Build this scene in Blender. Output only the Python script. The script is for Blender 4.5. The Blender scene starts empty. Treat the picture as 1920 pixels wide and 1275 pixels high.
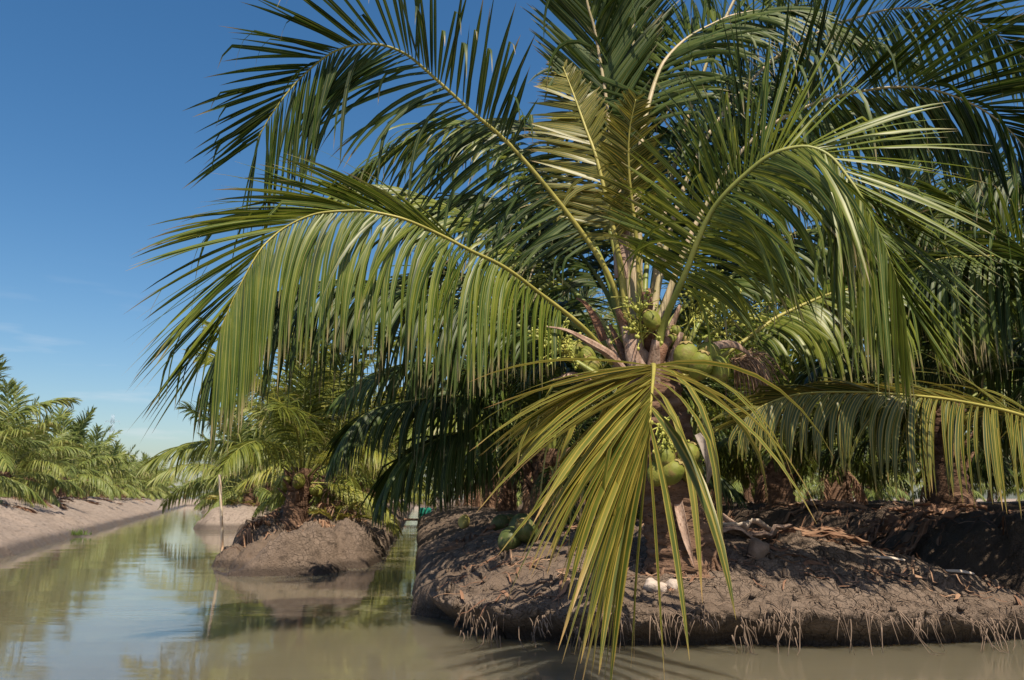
import bpy, math, random
import numpy as np
from mathutils import Vector, noise as mn

R = math.radians
scene = bpy.context.scene
COL = scene.collection

# ------------------------------------------------------------------ camera
F_PX, CXP, CYP, HOR = 1493.33, 960.0, 637.5, 935.0
PITCH = math.atan((HOR - CYP) / F_PX)
CAM = np.array([0.0, 0.0, 1.0])
cd = bpy.data.cameras.new('camera'); cam = bpy.data.objects.new('camera', cd); COL.objects.link(cam)
cd.sensor_width = 36.0; cd.lens = 28.0; cd.clip_start = 0.05; cd.clip_end = 3000.0
cam.location = CAM; cam.rotation_euler = (math.pi / 2 + PITCH, 0, 0)
scene.camera = cam
cd.dof.use_dof = True; cd.dof.focus_distance = 5.2; cd.dof.aperture_fstop = 5.6

# ------------------------------------------------------------------ light
SUN_EL, SUN_AZ = 58.0, 160.0           # azimuth measured from +Y towards +X: behind the camera, a little right
sx, sy = math.sin(R(SUN_AZ)) * math.cos(R(SUN_EL)), math.cos(R(SUN_AZ)) * math.cos(R(SUN_EL))
sdir = Vector((sx, sy, math.sin(R(SUN_EL))))
sl = bpy.data.lights.new('sun', 'SUN'); sl.energy = 5.0; sl.angle = R(0.5); sl.color = (1.0, 0.89, 0.70)
so = bpy.data.objects.new('sun', sl); COL.objects.link(so); so.location = (0, 0, 30)
so.rotation_euler = sdir.to_track_quat('Z', 'Y').to_euler()

w = bpy.data.worlds.new('World'); scene.world = w; w.use_nodes = True
nt = w.node_tree; nt.nodes.clear()
out = nt.nodes.new('ShaderNodeOutputWorld'); bg = nt.nodes.new('ShaderNodeBackground')
sky = nt.nodes.new('ShaderNodeTexSky'); sky.sky_type = 'NISHITA'; sky.sun_disc = False
sky.sun_elevation = R(SUN_EL); sky.sun_rotation = R(SUN_AZ)
sky.air_density = 1.0; sky.dust_density = 1.5; sky.ozone_density = 1.0; sky.altitude = 0
bg.inputs['Strength'].default_value = 0.068
# thin cirrus low in the sky
tc = nt.nodes.new('ShaderNodeTexCoord'); mp = nt.nodes.new('ShaderNodeMapping')
mp.inputs['Scale'].default_value = (5.0, 5.0, 34.0); mp.inputs['Rotation'].default_value = (0.0, R(6), 0.0)
nz = nt.nodes.new('ShaderNodeTexNoise'); nz.inputs['Scale'].default_value = 1.6; nz.inputs['Detail'].default_value = 6
rp = nt.nodes.new('ShaderNodeValToRGB'); rp.color_ramp.elements[0].position = 0.56; rp.color_ramp.elements[1].position = 0.82
sp = nt.nodes.new('ShaderNodeSeparateXYZ')
r2 = nt.nodes.new('ShaderNodeValToRGB')
r2.color_ramp.elements[0].position = 0.02; r2.color_ramp.elements[0].color = (0.65, 0.65, 0.65, 1)
r2.color_ramp.elements[1].position = 0.26; r2.color_ramp.elements[1].color = (0, 0, 0, 1)
mu = nt.nodes.new('ShaderNodeMath'); mu.operation = 'MULTIPLY'
mx = nt.nodes.new('ShaderNodeMix'); mx.data_type = 'RGBA'
mx.inputs[7].default_value = (8.5, 8.7, 9.0, 1)
L = nt.links.new
L(tc.outputs['Generated'], mp.inputs['Vector']); L(mp.outputs['Vector'], nz.inputs['Vector'])
L(nz.outputs['Fac'], rp.inputs['Fac']); L(tc.outputs['Generated'], sp.inputs[0]); L(sp.outputs['Z'], r2.inputs['Fac'])
L(rp.outputs['Color'], mu.inputs[0]); L(r2.outputs['Color'], mu.inputs[1]); L(mu.outputs[0], mx.inputs[0])
hs_ = nt.nodes.new('ShaderNodeHueSaturation'); hs_.inputs['Saturation'].default_value = 1.36; hs_.inputs["Value"].default_value = 1.32; hs_.inputs['Hue'].default_value = 0.498
L(sky.outputs['Color'], hs_.inputs['Color']); L(hs_.outputs['Color'], mx.inputs[6]); L(mx.outputs[2], bg.inputs['Color']); L(bg.outputs['Background'], out.inputs['Surface'])

vs = scene.view_settings
vs.view_transform = 'Standard'; vs.look = 'None'; vs.gamma = 1.0; vs.use_curve_mapping = False; vs.exposure = 0.55
scene.cycles.max_bounces = 8; scene.cycles.transparent_max_bounces = 8
scene.cycles.use_denoising = True

# ------------------------------------------------------------------ helpers
cp, spn = math.cos(PITCH), math.sin(PITCH)
def at(px, py, Y):
    """the point at depth Y seen at a place in the photograph (used to read sizes off it)"""
    x = (px - CXP) / F_PX; y = (CYP - py) / F_PX
    d = np.array([x, cp - y * spn, spn + y * cp])
    return CAM + d * (Y / d[1])

def A3(*p): return np.array(p, float)
def nrm(v): return v / np.maximum(np.linalg.norm(v, axis=-1, keepdims=True), 1e-9)

def mk(name, V, quads=None, tris=None, attrs=None, mats=(), parent=None, loc=None, smooth=True, midx=None):
    V = np.asarray(V, np.float32); quads = np.zeros((0, 4), int) if quads is None else np.asarray(quads, int).reshape(-1, 4)
    tris = np.zeros((0, 3), int) if tris is None else np.asarray(tris, int).reshape(-1, 3)
    me = bpy.data.meshes.new(name)
    nq, ntr = len(quads), len(tris)
    me.vertices.add(len(V)); me.vertices.foreach_set('co', V.ravel())
    me.loops.add(nq * 4 + ntr * 3)
    me.loops.foreach_set('vertex_index', np.concatenate([quads.ravel(), tris.ravel()]).astype(np.int32))
    me.polygons.add(nq + ntr)
    st = np.concatenate([np.arange(nq) * 4, nq * 4 + np.arange(ntr) * 3]).astype(np.int32)
    me.polygons.foreach_set('loop_start', st)
    if midx is not None: me.polygons.foreach_set('material_index', np.asarray(midx, np.int32))
    me.polygons.foreach_set('use_smooth', np.full(nq + ntr, smooth, bool))
    for k, a in (attrs or {}).items():
        at_ = me.attributes.new(k, 'FLOAT', 'POINT'); at_.data.foreach_set('value', np.asarray(a, np.float32))
    me.update(calc_edges=True); me.validate()
    for m in mats: me.materials.append(m)
    return obj(name, me, parent, loc)

def obj(name, me, parent=None, loc=None):
    o = bpy.data.objects.new(name, me); COL.objects.link(o)
    if parent is not None: o.parent = parent
    if loc is not None: o.location = loc
    return o

def tag(o, label=None, cat=None, group=None, kind=None):
    if label: o['label'] = label
    if cat: o['category'] = cat
    if group: o['group'] = group
    if kind: o['kind'] = kind
    return o

def empty(name, loc, label, cat, group=None):
    o = bpy.data.objects.new(name, None); COL.objects.link(o); o.location = loc; o.empty_display_size = 0.2
    return tag(o, label, cat, group)

def copy_tree(o, parent=None):
    c = o.copy(); COL.objects.link(c); c.parent = parent
    for ch in o.children: copy_tree(ch, c)
    return c

class Bag:
    """gathers vertices, faces and attributes of one mesh"""
    def __init__(s): s.V = []; s.Q = []; s.T = []; s.A = {}; s.n = 0
    def add(s, V, Q=None, T=None, **attrs):
        V = np.asarray(V, float)
        if Q is not None and len(Q): s.Q.append(np.asarray(Q, int) + s.n)
        if T is not None and len(T): s.T.append(np.asarray(T, int) + s.n)
        s.V.append(V); s.n += len(V)
        for k in set(s.A) | set(attrs):
            s.A.setdefault(k, [])
            have = sum(len(a) for a in s.A[k])
            if have < s.n - len(V): s.A[k].append(np.zeros(s.n - len(V) - have))
            a = attrs.get(k, 0.0)
            s.A[k].append(np.full(len(V), a, float) if np.isscalar(a) else np.asarray(a, float))
    def build(s, name, mats, parent=None, loc=None, smooth=True):
        return mk(name, np.concatenate(s.V), np.concatenate(s.Q) if s.Q else None, np.concatenate(s.T) if s.T else None,
                  {k: np.concatenate(a) for k, a in s.A.items()}, mats, parent, loc, smooth)

def catmull(P, n):
    P = np.asarray(P, float)
    E = np.vstack([2 * P[0] - P[1], P, 2 * P[-1] - P[-2]])
    m = len(P) - 1; o_ = []
    k = max(4, int(n / m) + 1)
    for i in range(m):
        t = np.linspace(0, 1, k, endpoint=(i == m - 1))[:, None]
        p0, p1, p2, p3 = E[i], E[i + 1], E[i + 2], E[i + 3]
        o_.append(0.5 * (2 * p1 + (p2 - p0) * t + (2 * p0 - 5 * p1 + 4 * p2 - p3) * t ** 2 + (3 * p1 - p0 - 3 * p2 + p3) * t ** 3))
    C = np.concatenate(o_)
    d = np.r_[0, np.cumsum(np.linalg.norm(np.diff(C, axis=0), axis=1))]
    u = np.linspace(0, d[-1], n)
    return np.stack([np.interp(u, d, C[:, i]) for i in range(3)], 1), d[-1]

def tube(P, r, k=7, flat=1.0, up=(0, 0, 1), jit=None):
    """swept tube along P; returns vertices, quads, and 'along' values"""
    P = np.asarray(P, float); n = len(P); r = np.broadcast_to(np.asarray(r, float), (n,))
    T = nrm(np.gradient(P, axis=0)); up = np.asarray(up, float)
    if abs(T[n // 2] @ (up / np.linalg.norm(up))) > 0.9: up = A3(1, 0.2, 0)
    N = nrm(up - T * (T @ up)[:, None]); B = np.cross(T, N)
    a = np.arange(k) * 2 * math.pi / k
    rr = r[:, None] * np.ones(k) if jit is None else r[:, None] * jit
    V = P[:, None, :] + rr[..., None] * (np.cos(a)[None, :, None] * B[:, None, :] + flat * np.sin(a)[None, :, None] * N[:, None, :])
    i = np.arange(n - 1)[:, None] * k; j = np.arange(k)[None, :]; j2 = (j + 1) % k
    Q = np.stack([i + j, i + j2, i + k + j2, i + k + j], -1).reshape(-1, 4)
    V = V.reshape(-1, 3); V = np.vstack([V, P[0], P[-1]])
    c0, c1 = n * k, n * k + 1
    T3 = [(c0, (q + 1) % k, q) for q in range(k)] + [(c1, (n - 1) * k + q, (n - 1) * k + (q + 1) % k) for q in range(k)]
    al = np.r_[np.repeat(np.linspace(0, 1, n), k), 0, 1]
    return V, Q, np.array(T3), al

def fbm(x, y, z, o=4): return mn.fractal((x, y, z), 1.0, 2.0, o, noise_basis='PERLIN_ORIGINAL')

# ------------------------------------------------------------------ materials
def newmat(name):
    m = bpy.data.materials.new(name); m.use_nodes = True
    t = m.node_tree; t.nodes.clear()
    return m, t, t.nodes.new, t.links.new

def rgb(*c): return (c[0], c[1], c[2], 1.0)
def node_mix(N, Lk, fac, a, b):
    n = N('ShaderNodeMix'); n.data_type = 'RGBA'
    for s, v in ((0, fac), (6, a), (7, b)):
        if hasattr(v, 'is_output'): Lk(v, n.inputs[s])
        else: n.inputs[s].default_value = v
    return n.outputs[2]
def node_ramp(N, Lk, src, p0, p1, c0=(0, 0, 0, 1), c1=(1, 1, 1, 1)):
    n = N('ShaderNodeValToRGB'); Lk(src, n.inputs['Fac'])
    n.color_ramp.elements[0].position = p0; n.color_ramp.elements[1].position = p1
    n.color_ramp.elements[0].color = c0; n.color_ramp.elements[1].color = c1
    return n.outputs['Color']
def node_attr(N, nm):
    n = N('ShaderNodeAttribute'); n.attribute_name = nm; return n.outputs['Fac']
def node_noise(N, Lk, scale, detail=4, vec=None, rough=0.55, dim=None):
    n = N('ShaderNodeTexNoise'); n.inputs['Scale'].default_value = scale; n.inputs['Detail'].default_value = detail
    n.inputs['Roughness'].default_value = rough
    if vec is not None: Lk(vec, n.inputs['Vector'])
    return n.outputs['Fac']
def node_math(N, Lk, op, a, b=None):
    n = N('ShaderNodeMath'); n.operation = op
    for i, v in enumerate((a, b)):
        if v is None: continue
        if hasattr(v, 'is_output'): Lk(v, n.inputs[i])
        else: n.inputs[i].default_value = v
    return n.outputs[0]

def leaf_material(name, dark, mid, light, rib, tip, trans=0.3, rough=0.42, yellow_edge=0.25, spec=0.42):
    m, t, N, Lk = newmat(name)
    tint, acr, alo = node_attr(N, 'tint'), node_attr(N, 'across'), node_attr(N, 'along')
    oi = N('ShaderNodeObjectInfo')
    tc_ = N('ShaderNodeTexCoord')
    ns = node_noise(N, Lk, 5.0, 3, tc_.outputs['Object'])
    f = node_math(N, Lk, 'ADD', tint, node_math(N, Lk, 'MULTIPLY', node_math(N, Lk, 'SUBTRACT', ns, 0.5), 0.9))
    f = node_math(N, Lk, 'ADD', f, node_math(N, Lk, 'MULTIPLY', node_math(N, Lk, 'SUBTRACT', oi.outputs['Random'], 0.5), 0.5))
    r = N('ShaderNodeValToRGB'); Lk(f, r.inputs['Fac'])
    e = r.color_ramp.elements; e[0].position = 0.0; e[0].color = rgb(*dark); e[1].position = 1.0; e[1].color = rgb(*light)
    q = e.new(0.5); q.color = rgb(*mid)
    c = r.outputs['Color']
    aa = node_math(N, Lk, 'ABSOLUTE', acr)
    # pale midrib down the middle of each leaflet, yellowing margin
    c = node_mix(N, Lk, node_ramp(N, Lk, aa, 0.05, 0.22, (0.75, 0.75, 0.75, 1), (0, 0, 0, 1)), c, rgb(*rib))
    ed = node_ramp(N, Lk, aa, 0.72, 1.0, (0, 0, 0, 1), (yellow_edge,) * 3 + (1,))
    c = node_mix(N, Lk, ed, c, rgb(*rib))
    # dry tips
    tipv = node_math(N, Lk, 'ADD', alo, node_math(N, Lk, 'MULTIPLY', node_math(N, Lk, 'SUBTRACT', tint, 0.5), 0.25))
    c = node_mix(N, Lk, node_ramp(N, Lk, tipv, 0.87, 1.08), c, rgb(*tip))
    p = N('ShaderNodeBsdfPrincipled'); p.inputs['Roughness'].default_value = rough; p.inputs['Specular IOR Level'].default_value = spec
    Lk(c, p.inputs['Base Color'])
    tr = N('ShaderNodeBsdfTranslucent')
    hs = N('ShaderNodeHueSaturation'); hs.inputs['Value'].default_value = 1.5; hs.inputs['Hue'].default_value = 0.485; Lk(c, hs.inputs['Color'])
    Lk(hs.outputs['Color'], tr.inputs['Color'])
    ms = N('ShaderNodeMixShader'); ms.inputs[0].default_value = trans
    Lk(p.outputs[0], ms.inputs[1]); Lk(tr.outputs[0], ms.inputs[2])
    o = N('ShaderNodeOutputMaterial'); Lk(ms.outputs[0], o.inputs['Surface'])
    return m

def simple_material(name, c0, c1, scale=8.0, rough=0.7, bump=0.3, stretch=None, spec=0.3, bscale=None, c2=None):
    m, t, N, Lk = newmat(name)
    tc_ = N('ShaderNodeTexCoord'); v = tc_.outputs['Object']
    if stretch:
        mp_ = N('ShaderNodeMapping'); mp_.inputs['Scale'].default_value = stretch; Lk(v, mp_.inputs['Vector']); v = mp_.outputs['Vector']
    ns = node_noise(N, Lk, scale, 5, v)
    c = node_mix(N, Lk, node_ramp(N, Lk, ns, 0.35, 0.65), rgb(*c0), rgb(*c1))
    if c2:
        n2 = node_noise(N, Lk, scale * 3.7, 3, v)
        c = node_mix(N, Lk, node_ramp(N, Lk, n2, 0.56, 0.7), c, rgb(*c2))
    p = N('ShaderNodeBsdfPrincipled'); p.inputs['Roughness'].default_value = rough; p.inputs['Specular IOR Level'].default_value = spec
    Lk(c, p.inputs['Base Color'])
    if bump:
        b = N('ShaderNodeBump'); b.inputs['Strength'].default_value = bump; b.inputs['Distance'].default_value = 0.02
        Lk(node_noise(N, Lk, bscale or scale * 3, 6, v), b.inputs['Height']); Lk(b.outputs[0], p.inputs['Normal'])
    o = N('ShaderNodeOutputMaterial'); Lk(p.outputs[0], o.inputs['Surface'])
    return m

def mud_material(name, dry, dark, pale, wetz=0.12, crack=0.6, fine=1.0):
    m, t, N, Lk = newmat(name)
    tc_ = N('ShaderNodeTexCoord'); v = tc_.outputs['Object']
    n1 = node_noise(N, Lk, 1.1, 6, v); n2 = node_noise(N, Lk, 9.0 * fine, 6, v, 0.65); n3 = node_noise(N, Lk, 46 * fine, 4, v, 0.6)
    c = node_mix(N, Lk, node_ramp(N, Lk, n1, 0.35, 0.7), rgb(*dry), rgb(*pale))
    c = node_mix(N, Lk, node_ramp(N, Lk, n2, 0.5, 0.72), c, rgb(*dark))
    c = node_mix(N, Lk, node_ramp(N, Lk, n3, 0.66, 0.74, (0, 0, 0, 1), (0.5, 0.5, 0.5, 1)), c, rgb(*[min(1, x * 1.7) for x in pale]))
    vo = N('ShaderNodeTexVoronoi'); vo.feature = 'DISTANCE_TO_EDGE'; vo.inputs['Scale'].default_value = 13.0 * fine
    ad = N('ShaderNodeVectorMath'); ad.operation = 'ADD'
    nv = N('ShaderNodeTexNoise'); nv.inputs['Scale'].default_value = 6; Lk(v, nv.inputs['Vector'])
    sc_ = N('ShaderNodeVectorMath'); sc_.operation = 'SCALE'; sc_.inputs['Scale'].default_value = 0.18; Lk(nv.outputs['Color'], sc_.inputs[0])
    Lk(v, ad.inputs[0]); Lk(sc_.outputs[0], ad.inputs[1]); Lk(ad.outputs[0], vo.inputs['Vector'])
    ck = node_ramp(N, Lk, vo.outputs['Distance'], 0.0, 0.05)
    ckm = node_mix(N, Lk, node_ramp(N, Lk, n1, 0.4, 0.6), rgb(1, 1, 1), ck)
    c = node_mix(N, Lk, node_math(N, Lk, 'MULTIPLY', node_math(N, Lk, 'SUBTRACT', 1.0, ckm), 0.5 * crack), c, rgb(*[x * 0.45 for x in dark]))
    # wet band just above the water
    sep = N('ShaderNodeSeparateXYZ'); g = N('ShaderNodeNewGeometry'); Lk(g.outputs['Position'], sep.inputs[0])
    zz = node_math(N, Lk, 'ADD', sep.outputs['Z'], node_math(N, Lk, 'MULTIPLY', node_math(N, Lk, 'SUBTRACT', n2, 0.5), 0.12))
    wet = node_ramp(N, Lk, zz, wetz * 0.6, wetz * 1.15, (1, 1, 1, 1), (0, 0, 0, 1))
    c = node_mix(N, Lk, node_math(N, Lk, 'MULTIPLY', wet, 0.8), c, rgb(*[x * 0.62 for x in dark]))
    p = N('ShaderNodeBsdfPrincipled'); p.inputs['Specular IOR Level'].default_value = 0.25
    Lk(c, p.inputs['Base Color']); Lk(node_mix(N, Lk, wet, rgb(.92, .92, .92), rgb(.5, .5, .5)), p.inputs['Roughness'])
    h = node_math(N, Lk, 'ADD', node_math(N, Lk, 'MULTIPLY', n2, 0.6), node_math(N, Lk, 'MULTIPLY', n3, 0.35))
    h = node_math(N, Lk, 'ADD', h, node_math(N, Lk, 'MULTIPLY', ckm, 0.35 * crack))
    b = N('ShaderNodeBump'); b.inputs['Strength'].default_value = 1.0; b.inputs['Distance'].default_value = 0.09
    Lk(h, b.inputs['Height']); Lk(b.outputs[0], p.inputs['Normal'])
    o = N('ShaderNodeOutputMaterial'); Lk(p.outputs[0], o.inputs['Surface'])
    return m

M = {}
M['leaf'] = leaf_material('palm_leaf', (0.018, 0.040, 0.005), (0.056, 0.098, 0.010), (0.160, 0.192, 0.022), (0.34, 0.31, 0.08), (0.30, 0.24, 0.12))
M['leaf_deep'] = leaf_material('palm_leaf_deep', (0.010, 0.028, 0.005), (0.027, 0.060, 0.008), (0.075, 0.110, 0.014), (0.17, 0.17, 0.05), (0.28, 0.22, 0.12), trans=0.22, rough=0.5, spec=0.32)  # darker leaf copy; shade inside the crowns is put into the colour
M['leaf_yellow'] = leaf_material('palm_leaf_yellow', (0.036, 0.060, 0.010), (0.094, 0.115, 0.019), (0.190, 0.182, 0.034), (0.46, 0.33, 0.07), (0.40, 0.26, 0.10), yellow_edge=0.7)
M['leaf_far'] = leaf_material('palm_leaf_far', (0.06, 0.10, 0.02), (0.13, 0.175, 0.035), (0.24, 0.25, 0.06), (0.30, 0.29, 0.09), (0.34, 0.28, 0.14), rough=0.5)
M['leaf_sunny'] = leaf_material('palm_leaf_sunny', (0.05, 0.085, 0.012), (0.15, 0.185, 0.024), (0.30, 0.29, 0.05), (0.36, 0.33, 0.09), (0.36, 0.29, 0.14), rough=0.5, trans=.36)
M['leaf_dry'] = leaf_material('palm_leaf_dry', (0.15, 0.075, 0.045), (0.24, 0.13, 0.08), (0.36, 0.23, 0.15), (0.33, 0.2, 0.13), (0.3, 0.2, 0.13), trans=0.1, rough=0.8)
M['rib'] = simple_material('midrib_green', (0.13, 0.17, 0.035), (0.27, 0.26, 0.07), 3.0, 0.45, 0.1)
M['rib_yellow'] = simple_material('midrib_yellow', (0.23, 0.21, 0.045), (0.36, 0.31, 0.08), 4.0, 0.45, 0.15)
M['rib_pale'] = simple_material('midrib_pale', (0.30, 0.26, 0.13), (0.46, 0.36, 0.24), 3.0, 0.5, 0.15)
M['rib_dry'] = simple_material('midrib_dry', (0.20, 0.11, 0.07), (0.34, 0.22, 0.15), 5.0, 0.8, 0.3)
M['trunk'] = simple_material('palm_trunk', (0.10, 0.056, 0.036), (0.20, 0.122, 0.084), 6.0, 0.9, 0.9, (1, 1, 2.2), 0.15, 22, (0.05, 0.03, 0.022))
M['sheath'] = simple_material('dry_sheath', (0.24, 0.15, 0.11), (0.42, 0.30, 0.24), 5.0, 0.8, 0.5, (3, 3, 1), 0.2, 30, (0.18, 0.10, 0.07))
M['sheath_grey'] = simple_material('weathered_sheath', (0.22, 0.18, 0.16), (0.36, 0.31, 0.28), 6.0, 0.75, 0.4, (2, 2, 1), 0.2, 30)
M['fibre'] = simple_material('fibre_mat', (0.20, 0.10, 0.065), (0.34, 0.20, 0.14), 14.0, 0.95, 0.9, (1, 1, 3), 0.1, 60)
M['nut'] = simple_material('green_coconut_skin', (0.12, 0.14, 0.022), (0.22, 0.22, 0.046), 4.0, 0.55, 0.35, None, 0.22, 30, (0.19, 0.14, 0.05))
M['nut_dark'] = simple_material('shaded_fallen_coconut_skin', (0.055, 0.075, 0.018), (0.10, 0.115, 0.035), 6.0, 0.5, 0.15, None, 0.4, 40, (0.2, 0.14, 0.07))  # green skin darkened: the deep shade on the ground is in the colour
M['nut_yellow'] = simple_material('yellow_coconut_skin', (0.5, 0.42, 0.10), (0.6, 0.52, 0.2), 6.0, 0.5, 0.15, None, 0.4, 40)
M['calyx'] = simple_material('coconut_calyx', (0.22, 0.15, 0.06), (0.3, 0.24, 0.09), 20, 0.8, 0.3)
M['flower'] = simple_material('flower_stalk', (0.24, 0.27, 0.05), (0.42, 0.40, 0.10), 9.0, 0.55, 0.1)
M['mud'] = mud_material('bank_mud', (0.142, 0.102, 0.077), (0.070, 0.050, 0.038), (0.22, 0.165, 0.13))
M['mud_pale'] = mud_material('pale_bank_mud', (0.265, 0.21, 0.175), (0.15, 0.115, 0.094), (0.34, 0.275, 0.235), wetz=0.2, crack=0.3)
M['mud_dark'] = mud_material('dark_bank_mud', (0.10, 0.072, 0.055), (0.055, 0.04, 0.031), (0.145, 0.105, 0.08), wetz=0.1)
M['root'] = simple_material('dry_root', (0.08, 0.055, 0.04), (0.23, 0.165, 0.125), 6.0, 0.85, 0.2)
M['stone'] = simple_material('pale_stone', (0.36, 0.29, 0.25), (0.50, 0.42, 0.37), 14.0, 0.85, 0.6)
M['stone_brown'] = simple_material('brown_husk', (0.13, 0.09, 0.065), (0.24, 0.17, 0.13), 9.0, 0.9, 0.8)
M['wood_pale'] = simple_material('pale_wood', (0.42, 0.33, 0.27), (0.60, 0.50, 0.42), 8.0, 0.8, 0.3, (1, 6, 6))
M['bamboo'] = simple_material('bamboo', (0.58, 0.34, 0.20), (0.72, 0.60, 0.46), 3.0, 0.55, 0.1, (4, 4, 1))
M['drum'] = simple_material('green_plastic', (0.01, 0.13, 0.10), (0.02, 0.20, 0.15), 3.0, 0.2, 0.0, None, 0.6)
M['steel'] = simple_material('hazed_galvanised_steel', (0.30, 0.38, 0.48), (0.36, 0.44, 0.54), 3.0, 0.6, 0.0)  # distance haze is put into the colour as a pale blue tint
M['grass'] = leaf_material('grass_blade', (0.08, 0.13, 0.03), (0.13, 0.19, 0.045), (0.2, 0.26, 0.07), (0.22, 0.26, 0.08), (0.3, 0.28, 0.1))

def water_material():
    m, t, N, Lk = newmat('muddy_water')
    g = N('ShaderNodeNewGeometry')
    mp1 = N('ShaderNodeMapping'); mp1.inputs['Scale'].default_value = (0.35, 1.3, 1); mp1.inputs['Rotation'].default_value = (0, 0, R(8)); Lk(g.outputs['Position'], mp1.inputs['Vector'])
    mp2 = N('ShaderNodeMapping'); mp2.inputs['Scale'].default_value = (1.6, 6.0, 1); mp2.inputs['Rotation'].default_value = (0, 0, R(-6)); Lk(g.outputs['Position'], mp2.inputs['Vector'])
    n1 = node_noise(N, Lk, 0.75, 2, mp1.outputs['Vector']); n2 = node_noise(N, Lk, 1.7, 4, mp2.outputs['Vector'])
    n3 = node_noise(N, Lk, 0.35, 3, g.outputs['Position'])
    h = node_math(N, Lk, 'ADD', node_math(N, Lk, 'MULTIPLY', n1, 0.032), node_math(N, Lk, 'MULTIPLY', n2, node_math(N, Lk, 'MULTIPLY', n3, 0.008)))
    b = N('ShaderNodeBump'); b.inputs['Strength'].default_value = 1.0; b.inputs['Distance'].default_value = 0.22; Lk(h, b.inputs['Height'])
    p = N('ShaderNodeBsdfPrincipled')
    c = node_mix(N, Lk, node_ramp(N, Lk, n3, 0.3, 0.7), rgb(0.112, 0.100, 0.069), rgb(0.130, 0.114, 0.080))
    Lk(c, p.inputs['Base Color']); p.inputs['Roughness'].default_value = 0.035; p.inputs['IOR'].default_value = 1.33
    p.subsurface_method = 'BURLEY'; p.inputs['Subsurface Weight'].default_value = 1.0; p.inputs['Subsurface Radius'].default_value = (1.0, .85, .55); p.inputs['Subsurface Scale'].default_value = 0.3
    p.inputs['Specular IOR Level'].default_value = 0.55
    Lk(b.outputs[0], p.inputs['Normal'])
    o = N('ShaderNodeOutputMaterial'); Lk(p.outputs[0], o.inputs['Surface'])
    return m
M['water'] = water_material()

# ------------------------------------------------------------------ fronds
LP_T = [0, .08, .2, .4, .65, .85, 1.0]
LP_V = [.42, .7, .93, 1.0, .92, .66, .38]
WP_U = [0, .06, .2, .5, .75, .92, 1.0]
WP_V = [.30, .62, .95, 1.0, .66, .25, .02]
G = A3(0, 0, -1)

def smooth_noise(rng, n, k):
    return np.interp(np.linspace(0, k, n), np.arange(k + 1), rng.normal(0, 1, k + 1))

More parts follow.
